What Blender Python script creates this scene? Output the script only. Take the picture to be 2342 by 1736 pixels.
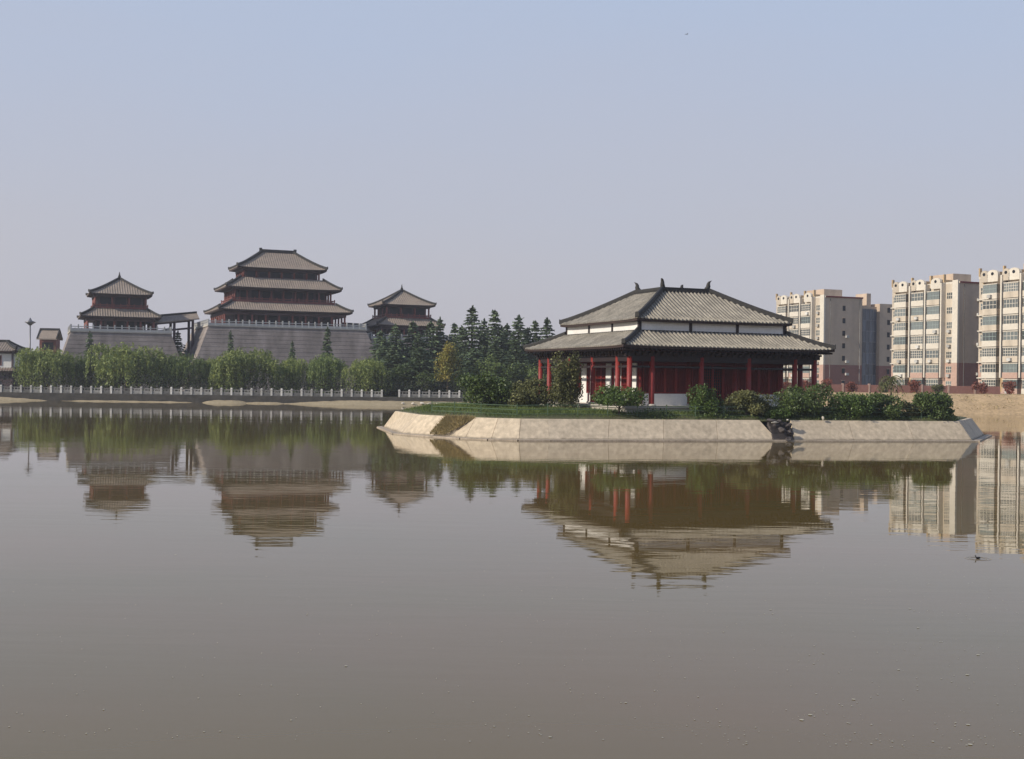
import bpy, math, random
import numpy as np
from mathutils import Vector, Matrix

for o in list(bpy.data.objects):
    bpy.data.objects.remove(o)
scene = bpy.context.scene
COL = scene.collection
R = math.radians

# ------------------------------------------------------------------ camera, sky, sun, exposure
EYE = 4.4
cam_d = bpy.data.cameras.new("camera")
cam = bpy.data.objects.new("camera", cam_d)
COL.objects.link(cam)
cam.matrix_world = (Matrix.Translation((0, 0, EYE)) @ Matrix.Rotation(R(90), 4, 'X') @ Matrix.Rotation(0.0132, 4, 'Z'))
cam_d.sensor_width = 36.0
cam_d.lens = 36.0 * 2700 / 2342
cam_d.clip_start = 0.3
cam_d.clip_end = 9000
scene.camera = cam

SUN_EL = R(31)
sun_h = Vector((-0.915, -0.40)).normalized()          # horizontal direction towards the sun
sun_dir = Vector((sun_h.x * math.cos(SUN_EL), sun_h.y * math.cos(SUN_EL), math.sin(SUN_EL)))

world = bpy.data.worlds.new("World")
scene.world = world
world.use_nodes = True
wn, wl = world.node_tree.nodes, world.node_tree.links
wn.clear()
w_out = wn.new('ShaderNodeOutputWorld')
w_bg = wn.new('ShaderNodeBackground')
w_bg.inputs['Strength'].default_value = 0.1
sky = wn.new('ShaderNodeTexSky')
sky.sky_type = 'NISHITA'
sky.sun_disc = False
sky.sun_elevation = SUN_EL
sky.sun_rotation = math.atan2(sun_h.x, sun_h.y)
sky.air_density = 1.3
sky.dust_density = 3.0
sky.ozone_density = 2.0
# pale summer haze lying over the blue, thickest at the horizon
tc = wn.new('ShaderNodeTexCoord')
sep = wn.new('ShaderNodeSeparateXYZ')
wl.new(tc.outputs['Generated'], sep.inputs[0])
ramp = wn.new('ShaderNodeValToRGB')
cr = ramp.color_ramp
cr.elements[0].position = 0.0
cr.elements[0].color = (5.6, 5.47, 6.12, 1)
cr.elements[1].position = 1.0
cr.elements[1].color = (2.0, 3.0, 5.2, 1)
for p, c in ((0.10, (5.62, 5.62, 6.4)), (0.20, (5.3, 5.68, 6.95)), (0.31, (4.95, 5.8, 7.6)), (0.5, (3.6, 4.5, 6.9))):
    e = cr.elements.new(p)
    e.color = (*c, 1)
hn_map = wn.new('ShaderNodeMapping')
hn_map.inputs['Scale'].default_value = (2.2, 2.2, 9.0)
wl.new(tc.outputs['Generated'], hn_map.inputs[0])
hn_tex = wn.new('ShaderNodeTexNoise')
hn_tex.inputs['Scale'].default_value = 1.3
hn_tex.inputs['Detail'].default_value = 4
wl.new(hn_map.outputs[0], hn_tex.inputs['Vector'])
hn_mad = wn.new('ShaderNodeMath')
hn_mad.operation = 'MULTIPLY_ADD'
wl.new(hn_tex.outputs['Fac'], hn_mad.inputs[0])
hn_mad.inputs[1].default_value = 0.10
hn_off = wn.new('ShaderNodeMath')
hn_off.operation = 'SUBTRACT'
wl.new(sep.outputs['Z'], hn_off.inputs[0])
hn_off.inputs[1].default_value = 0.05
wl.new(hn_off.outputs[0], hn_mad.inputs[2])
wl.new(hn_mad.outputs[0], ramp.inputs[0])
mixs = wn.new('ShaderNodeMixRGB')
mixs.inputs['Fac'].default_value = 0.85
wl.new(sky.outputs[0], mixs.inputs[1])
wl.new(ramp.outputs[0], mixs.inputs[2])
wl.new(mixs.outputs[0], w_bg.inputs['Color'])
wl.new(w_bg.outputs[0], w_out.inputs['Surface'])

sun_d = bpy.data.lights.new("sun", 'SUN')
sun_d.energy = 4.5
sun_d.angle = R(0.8)
sun_d.color = (1.0, 0.91, 0.78)
sun = bpy.data.objects.new("sun", sun_d)
COL.objects.link(sun)
sun.rotation_euler = sun_dir.to_track_quat('Z', 'Y').to_euler()
sun.location = (-60, -20, 80)

vs = scene.view_settings
vs.view_transform = 'Standard'
vs.look = 'None'
vs.exposure = 0.0
vs.gamma = 1.0
vs.use_curve_mapping = False
scene.cycles.use_denoising = True
scene.cycles.max_bounces = 8
scene.cycles.transparent_max_bounces = 8

rnd = random.Random(7)
nprnd = np.random.default_rng(7)

# ------------------------------------------------------------------ materials
def noise_mat(name, c1, c2=None, scale=1.0, rough=0.8, bump=0.0, bscale=None, detail=6, stretch=None, spec=0.3, coord='Object', translucent=0.0, metallic=0.0, fine=0.0):
    m = bpy.data.materials.new(name)
    m.use_nodes = True
    n, l = m.node_tree.nodes, m.node_tree.links
    b = n['Principled BSDF']
    b.inputs['Roughness'].default_value = rough
    b.inputs['Specular IOR Level'].default_value = spec
    b.inputs['Metallic'].default_value = metallic
    if c2 is None:
        c2 = tuple(x * 0.75 for x in c1)
    t = n.new('ShaderNodeTexCoord')
    mp = n.new('ShaderNodeMapping')
    l.new(t.outputs[coord], mp.inputs[0])
    if stretch:
        mp.inputs['Scale'].default_value = stretch
    nz = n.new('ShaderNodeTexNoise')
    nz.inputs['Scale'].default_value = scale
    nz.inputs['Detail'].default_value = detail
    nz.inputs['Roughness'].default_value = 0.65
    l.new(mp.outputs[0], nz.inputs['Vector'])
    r = n.new('ShaderNodeValToRGB')
    r.color_ramp.elements[0].position = 0.32
    r.color_ramp.elements[1].position = 0.68
    r.color_ramp.elements[0].color = (*c2, 1)
    r.color_ramp.elements[1].color = (*c1, 1)
    l.new(nz.outputs['Fac'], r.inputs[0])
    col_out = r.outputs[0]
    if fine > 0:
        nf = n.new('ShaderNodeTexNoise')
        nf.inputs['Scale'].default_value = scale * 9
        nf.inputs['Detail'].default_value = 3
        l.new(mp.outputs[0], nf.inputs['Vector'])
        mr = n.new('ShaderNodeMapRange')
        mr.inputs[1].default_value = 0.3
        mr.inputs[2].default_value = 0.7
        mr.inputs[3].default_value = 1.0 - fine
        mr.inputs[4].default_value = 1.0 + fine
        l.new(nf.outputs['Fac'], mr.inputs[0])
        mm = n.new('ShaderNodeMixRGB')
        mm.blend_type = 'MULTIPLY'
        mm.inputs[0].default_value = 1.0
        l.new(col_out, mm.inputs[1])
        l.new(mr.outputs[0], mm.inputs[2])
        col_out = mm.outputs[0]
    l.new(col_out, b.inputs['Base Color'])
    if bump > 0:
        nb = n.new('ShaderNodeTexNoise')
        nb.inputs['Scale'].default_value = bscale or scale * 6
        nb.inputs['Detail'].default_value = 4
        l.new(mp.outputs[0], nb.inputs['Vector'])
        bp = n.new('ShaderNodeBump')
        bp.inputs['Strength'].default_value = bump
        bp.inputs['Distance'].default_value = 0.05
        l.new(nb.outputs['Fac'], bp.inputs['Height'])
        l.new(bp.outputs[0], b.inputs['Normal'])
    if translucent > 0:
        tr = n.new('ShaderNodeBsdfTranslucent')
        l.new(col_out, tr.inputs['Color'])
        mx = n.new('ShaderNodeMixShader')
        mx.inputs[0].default_value = translucent
        out = n['Material Output']
        l.new(b.outputs[0], mx.inputs[1])
        l.new(tr.outputs[0], mx.inputs[2])
        l.new(mx.outputs[0], out.inputs['Surface'])
    return m

M = {}
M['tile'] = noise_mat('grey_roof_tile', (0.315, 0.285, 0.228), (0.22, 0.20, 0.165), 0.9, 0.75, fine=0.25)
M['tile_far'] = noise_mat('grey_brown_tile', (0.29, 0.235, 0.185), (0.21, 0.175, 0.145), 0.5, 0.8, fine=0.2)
M['ridge'] = noise_mat('shade_side_ridge_tile', (0.042, 0.04, 0.036), (0.026, 0.025, 0.024), 1.5, 0.7)  # ridge tiles darkened: the hip's shade side is put into the colour
M['pan'] = noise_mat('shaded_pan_tile', (0.155, 0.138, 0.11), (0.10, 0.09, 0.075), 0.9, 0.8, fine=0.25)  # roof tile colour darkened to paint shade in the valleys between ribs
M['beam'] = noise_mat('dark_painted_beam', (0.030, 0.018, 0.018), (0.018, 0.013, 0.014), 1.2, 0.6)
M['railp'] = noise_mat('grey_rail_panel', (0.34, 0.33, 0.31), (0.20, 0.20, 0.19), 0.5, 0.7, fine=0.2)  # greyer and darker than the railing posts
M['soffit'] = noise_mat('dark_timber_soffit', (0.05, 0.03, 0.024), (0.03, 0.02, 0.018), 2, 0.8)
M['red'] = noise_mat('red_lacquer', (0.25, 0.030, 0.024), (0.19, 0.022, 0.018), 0.8, 0.5, fine=0.12)
M['red_dark'] = noise_mat('dark_red_lattice_wood', (0.20, 0.022, 0.018), (0.13, 0.015, 0.014), 1.2, 0.6)
M['red_far'] = noise_mat('weathered_red_timber', (0.22, 0.075, 0.06), (0.15, 0.055, 0.05), 0.8, 0.7)
M['wall_far'] = noise_mat('dusky_timber_wall', (0.10, 0.065, 0.07), (0.06, 0.045, 0.055), 0.6, 0.7)
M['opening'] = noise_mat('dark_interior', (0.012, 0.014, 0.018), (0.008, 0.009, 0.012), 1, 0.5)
M['white'] = noise_mat('white_plaster', (0.78, 0.76, 0.72), (0.66, 0.64, 0.60), 0.7, 0.7, fine=0.05)
M['stone'] = noise_mat('pale_stone', (0.50, 0.46, 0.39), (0.38, 0.35, 0.30), 1.2, 0.85, fine=0.12)
M['rail'] = noise_mat('white_marble', (0.74, 0.72, 0.67), (0.50, 0.49, 0.46), 0.25, 0.6, fine=0.15, coord='Generated')
M['slab'] = noise_mat('concrete_embankment', (0.51, 0.425, 0.31), (0.46, 0.38, 0.275), 0.35, 0.9, bump=0.25, bscale=6, fine=0.16)
M['toe'] = noise_mat('damp_concrete_ledge', (0.40, 0.33, 0.25), (0.26, 0.215, 0.16), 0.8, 0.7, fine=0.2)
M['podium'] = noise_mat('grey_brick', (0.265, 0.228, 0.205), (0.205, 0.178, 0.162), 0.30, 0.9, stretch=(1, 1, 3.0), fine=0.12)
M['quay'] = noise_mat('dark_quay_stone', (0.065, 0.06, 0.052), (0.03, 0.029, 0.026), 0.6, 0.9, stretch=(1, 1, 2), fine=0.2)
M['sand'] = noise_mat('sandy_shore', (0.37, 0.30, 0.19), (0.27, 0.22, 0.135), 0.3, 0.95, bump=0.3, bscale=2.5, fine=0.15)
M['earth'] = noise_mat('dry_earth_bank', (0.50, 0.355, 0.20), (0.36, 0.255, 0.14), 0.25, 0.95, bump=0.6, bscale=1.2, fine=0.22)
M['ground'] = noise_mat('park_ground', (0.11, 0.11, 0.06), (0.07, 0.075, 0.04), 0.12, 0.95, fine=0.2)
M['lawn'] = noise_mat('island_soil', (0.09, 0.10, 0.04), (0.06, 0.055, 0.03), 0.5, 0.95, fine=0.25)
M['cream'] = noise_mat('cream_render', (0.58, 0.50, 0.395), (0.50, 0.43, 0.34), 0.2, 0.8, fine=0.05)
M['ivory'] = noise_mat('ivory_parapet', (0.68, 0.62, 0.52), (0.56, 0.51, 0.43), 0.3, 0.75, fine=0.06)
M['ochre'] = noise_mat('ochre_render', (0.50, 0.36, 0.20), (0.42, 0.30, 0.17), 0.3, 0.8)
M['tan'] = noise_mat('tan_render', (0.52, 0.41, 0.31), (0.46, 0.36, 0.27), 0.12, 0.85, fine=0.05)
M['brickred'] = noise_mat('red_brown_cladding', (0.31, 0.15, 0.12), (0.25, 0.12, 0.095), 0.3, 0.85, fine=0.1)
M['pink'] = noise_mat('pink_brick_facade', (0.50, 0.34, 0.27), (0.42, 0.28, 0.22), 0.3, 0.85, fine=0.1)
M['metal'] = noise_mat('grey_green_painted_rail', (0.10, 0.15, 0.085), (0.07, 0.11, 0.06), 1, 0.5)
M['steel'] = noise_mat('grey_steel', (0.20, 0.20, 0.21), (0.15, 0.15, 0.16), 1, 0.4, metallic=0.3)
M['rock'] = noise_mat('dark_rock', (0.10, 0.085, 0.08), (0.045, 0.04, 0.04), 2.0, 0.85, bump=0.6, bscale=5)
M['palerock'] = noise_mat('pale_rock', (0.62, 0.57, 0.48), (0.48, 0.44, 0.37), 2.0, 0.85, bump=0.4, bscale=5)
M['bark'] = noise_mat('bark', (0.12, 0.09, 0.065), (0.06, 0.045, 0.035), 2.0, 0.9)
M['leaf_willow'] = noise_mat('willow_leaf', (0.31, 0.35, 0.105), (0.10, 0.15, 0.04), 0.8, 0.6, translucent=0.30, detail=3, fine=0.3)
M['leaf_willow2'] = noise_mat('deep_willow_leaf', (0.24, 0.30, 0.095), (0.075, 0.12, 0.036), 0.8, 0.6, translucent=0.28, detail=3, fine=0.3)
M['leaf_yellow'] = noise_mat('yellowing_leaf', (0.36, 0.28, 0.06), (0.15, 0.18, 0.04), 0.6, 0.6, translucent=0.3, detail=3, fine=0.3)
M['leaf_cedar'] = noise_mat('cedar_needle', (0.16, 0.215, 0.10), (0.040, 0.066, 0.036), 0.9, 0.7, translucent=0.10, detail=3, fine=0.35)
M['leaf_bush'] = noise_mat('glossy_shrub_leaf', (0.13, 0.18, 0.05), (0.032, 0.052, 0.018), 1.2, 0.45, translucent=0.2, detail=3, fine=0.4)
M['leaf_bright'] = noise_mat('bright_shrub_leaf', (0.13, 0.20, 0.045), (0.035, 0.06, 0.016), 1.2, 0.45, translucent=0.22, detail=3, fine=0.4)
M['leaf_olive'] = noise_mat('olive_shrub_leaf', (0.19, 0.19, 0.07), (0.05, 0.06, 0.022), 1.0, 0.55, translucent=0.2, detail=3, fine=0.4)
M['leaf_red'] = noise_mat('red_shrub_leaf', (0.30, 0.085, 0.055), (0.13, 0.05, 0.03), 0.9, 0.55, translucent=0.2, detail=3, fine=0.3)
M['leaf_hedge'] = noise_mat('hedge_leaf', (0.035, 0.042, 0.022), (0.016, 0.018, 0.012), 1.0, 0.7, translucent=0.1, detail=3, fine=0.3)
M['grass'] = noise_mat('grass_blade', (0.16, 0.21, 0.05), (0.07, 0.105, 0.028), 0.45, 0.6, translucent=0.3, detail=3, fine=0.3)
M['dry'] = noise_mat('dry_grass_blade', (0.42, 0.33, 0.16), (0.22, 0.18, 0.08), 0.9, 0.8, translucent=0.2, fine=0.3)
M['flower'] = noise_mat('pale_blossom', (0.75, 0.66, 0.50), (0.62, 0.5, 0.36), 3, 0.6)
M['speck'] = noise_mat('floating_fluff', (0.46, 0.43, 0.33), (0.30, 0.28, 0.21), 3, 0.8)
M['van'] = noise_mat('dusty_grey_paint', (0.30, 0.29, 0.32), (0.24, 0.23, 0.26), 1, 0.35)
M['rubber'] = noise_mat('black_rubber', (0.02, 0.02, 0.02), (0.012, 0.012, 0.012), 2, 0.8)
M['bird'] = noise_mat('dark_feather', (0.03, 0.03, 0.035), (0.02, 0.02, 0.022), 5, 0.7)

def vary(m, lo):
    n, l = m.node_tree.nodes, m.node_tree.links
    b = n['Principled BSDF']
    src = b.inputs['Base Color'].links[0].from_socket
    ob = n.new('ShaderNodeObjectInfo')
    mr = n.new('ShaderNodeMapRange')
    mr.inputs[3].default_value = lo
    mr.inputs[4].default_value = 1.1
    l.new(ob.outputs['Random'], mr.inputs[0])
    mm = n.new('ShaderNodeMixRGB')
    mm.blend_type = 'MULTIPLY'
    mm.inputs[0].default_value = 1.0
    l.new(src, mm.inputs[1])
    l.new(mr.outputs[0], mm.inputs[2])
    l.new(mm.outputs[0], b.inputs['Base Color'])
vary(M['rail'], 0.55)
vary(M['railp'], 0.4)
vary(M['slab'], 0.98)
vary(M['leaf_cedar'], 0.7)
vary(M['leaf_willow'], 0.75)
vary(M['leaf_willow2'], 0.75)
def weather(m, wet=0.52, lo=0.80, hi=1.06, sc=2.2):
    n, l = m.node_tree.nodes, m.node_tree.links
    b = n['Principled BSDF']
    src = b.inputs['Base Color'].links[0].from_socket
    t = n.new('ShaderNodeTexCoord')
    sp = n.new('ShaderNodeSeparateXYZ')
    l.new(t.outputs['Object'], sp.inputs[0])
    wv = n.new('ShaderNodeTexNoise')
    wv.inputs['Scale'].default_value = 1.7
    wv.inputs['Detail'].default_value = 5
    l.new(t.outputs['Object'], wv.inputs['Vector'])
    ad = n.new('ShaderNodeMath')
    ad.operation = 'MULTIPLY_ADD'
    l.new(wv.outputs['Fac'], ad.inputs[0])
    ad.inputs[1].default_value = -0.22
    l.new(sp.outputs['Z'], ad.inputs[2])
    mr = n.new('ShaderNodeMapRange')
    mr.inputs[1].default_value = -0.02
    mr.inputs[2].default_value = 0.10
    mr.inputs[3].default_value = wet
    mr.inputs[4].default_value = 1.0
    l.new(ad.outputs[0], mr.inputs[0])
    mp = n.new('ShaderNodeMapping')
    mp.inputs['Scale'].default_value = (sc, sc, sc * .073)
    l.new(t.outputs['Object'], mp.inputs[0])
    st = n.new('ShaderNodeTexNoise')
    st.inputs['Scale'].default_value = 1.0
    st.inputs['Detail'].default_value = 4
    l.new(mp.outputs[0], st.inputs['Vector'])
    ms = n.new('ShaderNodeMapRange')
    ms.inputs[1].default_value = 0.35
    ms.inputs[2].default_value = 0.62
    ms.inputs[3].default_value = lo
    ms.inputs[4].default_value = hi
    l.new(st.outputs['Fac'], ms.inputs[0])
    mu = n.new('ShaderNodeMath')
    mu.operation = 'MULTIPLY'
    l.new(mr.outputs[0], mu.inputs[0])
    l.new(ms.outputs[0], mu.inputs[1])
    mm = n.new('ShaderNodeMixRGB')
    mm.blend_type = 'MULTIPLY'
    mm.inputs[0].default_value = 1.0
    l.new(src, mm.inputs[1])
    l.new(mu.outputs[0], mm.inputs[2])
    l.new(mm.outputs[0], b.inputs['Base Color'])
weather(M['slab'], .5, .90, 1.05, 2.2)
weather(M['podium'], 1.0, .74, 1.12, .55)
weather(M['tan'], 1.0, .90, 1.05, .5)
weather(M['cream'], 1.0, .84, 1.05, .8)
weather(M['tile'], 1.0, .80, 1.10, 1.1)
def glass_mat(name, col):
    m = bpy.data.materials.new(name)
    m.use_nodes = True
    n, l = m.node_tree.nodes, m.node_tree.links
    b = n['Principled BSDF']
    b.inputs['Roughness'].default_value = 0.06
    b.inputs['IOR'].default_value = 1.5
    b.inputs['Specular IOR Level'].default_value = 0.6
    t = n.new('ShaderNodeTexCoord')
    ob = n.new('ShaderNodeObjectInfo')
    mx = n.new('ShaderNodeMixRGB')
    mx.inputs[1].default_value = (*col, 1)
    mx.inputs[2].default_value = (*[x * 2.6 + 0.03 for x in col], 1)
    l.new(ob.outputs['Random'], mx.inputs[0])
    l.new(mx.outputs[0], b.inputs['Base Color'])
    return m
M['glass'] = glass_mat('window_glass', (0.06, 0.068, 0.066))
M['glass_blue'] = glass_mat('blue_stair_glass', (0.035, 0.045, 0.06))

def water_mat():
    m = bpy.data.materials.new('lake_water')
    m.use_nodes = True
    n, l = m.node_tree.nodes, m.node_tree.links
    b = n['Principled BSDF']
    b.inputs['Roughness'].default_value = 0.015
    b.inputs['IOR'].default_value = 1.36
    b.inputs['Specular Tint'].default_value = (1.0, 0.955, 0.83, 1)
    b.inputs['Specular IOR Level'].default_value = 0.5
    t = n.new('ShaderNodeTexCoord')
    # turbid brown-grey body colour with faint drifting patches
    mp0 = n.new('ShaderNodeMapping')
    mp0.inputs['Scale'].default_value = (0.05, 0.09, 1)
    l.new(t.outputs['Object'], mp0.inputs[0])
    nz = n.new('ShaderNodeTexNoise')
    nz.inputs['Scale'].default_value = 1.0
    nz.inputs['Detail'].default_value = 4
    l.new(mp0.outputs[0], nz.inputs['Vector'])
    r = n.new('ShaderNodeValToRGB')
    r.color_ramp.elements[0].position = 0.35
    r.color_ramp.elements[1].position = 0.65
    r.color_ramp.elements[0].color = (0.114, 0.086, 0.024, 1)
    r.color_ramp.elements[1].color = (0.136, 0.086, 0.032, 1)
    l.new(nz.outputs['Fac'], r.inputs[0])
    l.new(r.outputs[0], b.inputs['Base Color'])
    # ripples: long crests across the view, plus a finer chop
    def wave(sx, sy, rot, detail):
        mp = n.new('ShaderNodeMapping')
        mp.inputs['Scale'].default_value = (sx, sy, 1)
        mp.inputs['Rotation'].default_value = (0, 0, rot)
        l.new(t.outputs['Object'], mp.inputs[0])
        z = n.new('ShaderNodeTexNoise')
        z.inputs['Scale'].default_value = 1.0
        z.inputs['Detail'].default_value = detail
        z.inputs['Roughness'].default_value = 0.5
        l.new(mp.outputs[0], z.inputs['Vector'])
        return z.outputs['Fac']
    def mad(a, k, add=None):
        q = n.new('ShaderNodeMath')
        q.operation = 'MULTIPLY_ADD'
        l.new(a, q.inputs[0])
        q.inputs[1].default_value = k
        if add is not None:
            l.new(add, q.inputs[2])
        else:
            q.inputs[2].default_value = 0.0
        return q.outputs[0]
    h = mad(wave(0.30, 1.5, 0.10, 2), 1.0)
    h = mad(wave(0.9, 3.2, -0.15, 2), 0.30, h)
    h = mad(wave(0.06, 0.22, 0.05, 1), 2.0, h)
    # wind patches: the chop is livelier in some long streaks than in others
    pz = wave(0.018, 0.075, 0.12, 3)
    pr = n.new('ShaderNodeMapRange')
    l.new(pz, pr.inputs[0])
    pr.inputs[1].default_value = 0.38
    pr.inputs[2].default_value = 0.66
    pr.inputs[3].default_value = 0.45
    pr.inputs[4].default_value = 1.6
    pm_ = n.new('ShaderNodeMath')
    pm_.operation = 'MULTIPLY'
    l.new(h, pm_.inputs[0])
    l.new(pr.outputs[0], pm_.inputs[1])
    h = pm_.outputs[0]
    bp = n.new('ShaderNodeBump')
    bp.inputs['Strength'].default_value = 1.0
    bp.inputs['Distance'].default_value = WATER_BUMP
    l.new(h, bp.inputs['Height'])
    l.new(bp.outputs[0], b.inputs['Normal'])
    return m
WATER_BUMP = 0.0034
M['water'] = water_mat()

# ------------------------------------------------------------------ mesh helpers
OFF = {}

class MB:
    def __init__(self):
        self.v, self.f = [], []
    def add(self, vs_, fs_):
        k = len(self.v)
        self.v += [tuple(p) for p in vs_]
        self.f += [tuple(i + k for i in f) for f in fs_]
        return self
    def box(self, x0, x1, y0, y1, z0, z1):
        self.add([(x0, y0, z0), (x1, y0, z0), (x1, y1, z0), (x0, y1, z0), (x0, y0, z1), (x1, y0, z1), (x1, y1, z1), (x0, y1, z1)],
                 [(3, 2, 1, 0), (4, 5, 6, 7), (0, 1, 5, 4), (1, 2, 6, 5), (2, 3, 7, 6), (3, 0, 4, 7)])
        return self
    def frustum(self, a0, b0, z0, a1, b1, z1):
        self.add([(-a0, -b0, z0), (a0, -b0, z0), (a0, b0, z0), (-a0, b0, z0), (-a1, -b1, z1), (a1, -b1, z1), (a1, b1, z1), (-a1, b1, z1)],
                 [(3, 2, 1, 0), (4, 5, 6, 7), (0, 1, 5, 4), (1, 2, 6, 5), (2, 3, 7, 6), (3, 0, 4, 7)])
        return self
    def prism(self, bottom, top):
        k = len(bottom)
        self.add(list(bottom) + list(top), [tuple(range(k - 1, -1, -1)), tuple(range(k, 2 * k))] +
                 [(i, (i + 1) % k, (i + 1) % k + k, i + k) for i in range(k)])
        return self
    def tube(self, pts, rad, n=8):
        pts = [Vector(p) for p in pts]
        if not hasattr(rad, '__len__'):
            rad = [rad] * len(pts)
        vv, ff = [], []
        for i, p in enumerate(pts):
            d = (pts[min(i + 1, len(pts) - 1)] - pts[max(i - 1, 0)]).normalized()
            s = d.cross(Vector((0.13, 0.31, 0.94))) if abs(d.z) < 0.9 else d.cross(Vector((1, 0, 0)))
            s.normalize()
            u = s.cross(d)
            for j in range(n):
                a = 2 * math.pi * j / n
                vv.append(p + (s * math.cos(a) + u * math.sin(a)) * rad[i])
        for i in range(len(pts) - 1):
            for j in range(n):
                a, b = i * n + j, i * n + (j + 1) % n
                ff.append((a, b, b + n, a + n))
        ff.append(tuple(range(n - 1, -1, -1)))
        ff.append(tuple(range((len(pts) - 1) * n, len(pts) * n)))
        self.add(vv, ff)
        return self
    def sweep(self, pts, w, h):
        """a ridge: flat-bottomed bar following a path"""
        pts = [Vector(p) for p in pts]
        vv, ff = [], []
        for i, p in enumerate(pts):
            d = pts[min(i + 1, len(pts) - 1)] - pts[max(i - 1, 0)]
            s = Vector((d.y, -d.x, 0)).normalized()
            for q, z in ((-.5, 0), (-.5, .75), (-.25, 1), (.25, 1), (.5, .75), (.5, 0)):
                vv.append(p + s * (q * w) + Vector((0, 0, z * h)))
        for i in range(len(pts) - 1):
            for j in range(6):
                a, b = i * 6 + j, i * 6 + (j + 1) % 6
                ff.append((a, b, b + 6, a + 6))
        ff.append(tuple(range(5, -1, -1)))
        ff.append(tuple(range((len(pts) - 1) * 6, len(pts) * 6)))
        self.add(vv, ff)
        return self
    def mesh(self, name, mat, dz=0.0, smooth=False):
        me = bpy.data.meshes.new(name)
        me.from_pydata([(x, y, z - dz) for x, y, z in self.v], [], self.f)
        if mat is not None:
            me.materials.append(mat)
        if smooth:
            me.polygons.foreach_set('use_smooth', [True] * len(me.polygons))
        me.update()
        return me
    def build(self, name, mat, parent=None, smooth=False, kind=None):
        dz = OFF.get(parent.name, 0.0) if parent else 0.0
        o = bpy.data.objects.new(name, self.mesh(name, mat, dz, smooth))
        COL.objects.link(o)
        if parent:
            o.parent = parent
            OFF[o.name] = dz
        if kind:
            o['kind'] = kind
        return o

def put(name, mesh, parent=None, loc=(0, 0, 0), rz=0.0, kind=None, scale=None):
    o = bpy.data.objects.new(name, mesh)
    COL.objects.link(o)
    dz = 0.0
    if parent:
        o.parent = parent
        dz = OFF.get(parent.name, 0.0)
    o.location = (loc[0], loc[1], loc[2] - dz)
    o.rotation_euler.z = rz
    if scale:
        o.scale = scale
    OFF[o.name] = 0.0
    if kind:
        o['kind'] = kind
    return o

def thing(name, label, cat, loc, rz=0.0, group=None):
    o = bpy.data.objects.new(name, None)
    COL.objects.link(o)
    o.location = loc
    o.rotation_euler.z = rz
    o.empty_display_size = 0.5
    OFF[o.name] = loc[2]
    return tag(o, label, cat, group)

def tag(o, label, cat, group=None):
    o['label'] = label
    o['category'] = cat
    if group:
        o['group'] = group
    return o

def np_mesh(name, verts, quads, mat):
    """fast mesh of quads from numpy arrays (N,4,3) style data"""
    me = bpy.data.meshes.new(name)
    nv, nq = len(verts), len(quads)
    k = quads.shape[1]
    me.vertices.add(nv)
    me.vertices.foreach_set('co', verts.astype(np.float32).ravel())
    me.loops.add(nq * k)
    me.loops.foreach_set('vertex_index', quads.astype(np.int32).ravel())
    me.polygons.add(nq)
    me.polygons.foreach_set('loop_start', np.arange(0, nq * k, k, dtype=np.int32))
    me.polygons.foreach_set('loop_total', np.full(nq, k, dtype=np.int32))
    me.materials.append(mat)
    me.update(calc_edges=True)
    return me

def leaves_mesh(name, pos, size, mat, up=None, aspect=0.5, rng=nprnd):
    """leaf-sized quads at pos (N,3); 'up' gives each leaf's long direction"""
    n = len(pos)
    d = rng.normal(size=(n, 3)) if up is None else up + rng.normal(size=(n, 3)) * 0.35
    d /= np.linalg.norm(d, axis=1, keepdims=True) + 1e-9
    q = rng.normal(size=(n, 3))
    s = np.cross(d, q)
    s /= np.linalg.norm(s, axis=1, keepdims=True) + 1e-9
    sz = np.asarray(size).reshape(-1, 1) * rng.uniform(0.7, 1.3, (n, 1))
    a = d * sz * 0.5
    b = s * sz * 0.5 * aspect
    v = np.stack([pos - a, pos + b * 1.0, pos + a, pos - b * 1.0], axis=1).reshape(-1, 3)
    f = np.arange(n * 4).reshape(n, 4)
    return np_mesh(name, v, f, mat)

# ------------------------------------------------------------------ the setting: water, banks, ground
def sheet(name, xs, ys, zf, mat):
    v = np.array([(x, y, zf(x, y)) for y in ys for x in xs])
    nx = len(xs)
    q = np.array([(j * nx + i, j * nx + i + 1, (j + 1) * nx + i + 1, (j + 1) * nx + i) for j in range(len(ys) - 1) for i in range(nx - 1)])
    o = bpy.data.objects.new(name, np_mesh(name, v, q, mat))
    COL.objects.link(o)
    o['kind'] = 'structure'
    return o

sheet('water', list(np.linspace(-900, 900, 13)), list(np.linspace(-120, 192.5, 9)), lambda x, y: 0.0, M['water'])

def sstep(a, b, x):
    t = min(1, max(0, (x - a) / (b - a)))
    return t * t * (3 - 2 * t)
def land_z(x, y=0):
    return 1.25 + 1.75 * sstep(8, 40, x)
gx = [-6000, -2000, -600, -250, -130] + list(range(-110, 121, 5)) + [140, 250, 600, 2000, 6000]
sheet('ground', gx, [191.5, 193, 197, 205, 215, 230, 250, 280, 340, 500, 1000, 7500], lambda x, y: land_z(x) + (0.3 * math.sin(x * .07 + y * .11) if 260 > y > 200 else 0.0) * (1 if x < 5 else 0), M['ground'])
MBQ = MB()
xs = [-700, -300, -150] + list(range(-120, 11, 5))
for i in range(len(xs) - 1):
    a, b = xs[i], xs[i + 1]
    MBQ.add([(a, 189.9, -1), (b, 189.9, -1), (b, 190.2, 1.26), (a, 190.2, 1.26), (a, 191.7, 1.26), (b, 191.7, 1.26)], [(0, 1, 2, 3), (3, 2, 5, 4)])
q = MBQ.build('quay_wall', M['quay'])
q['kind'] = 'structure'
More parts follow.
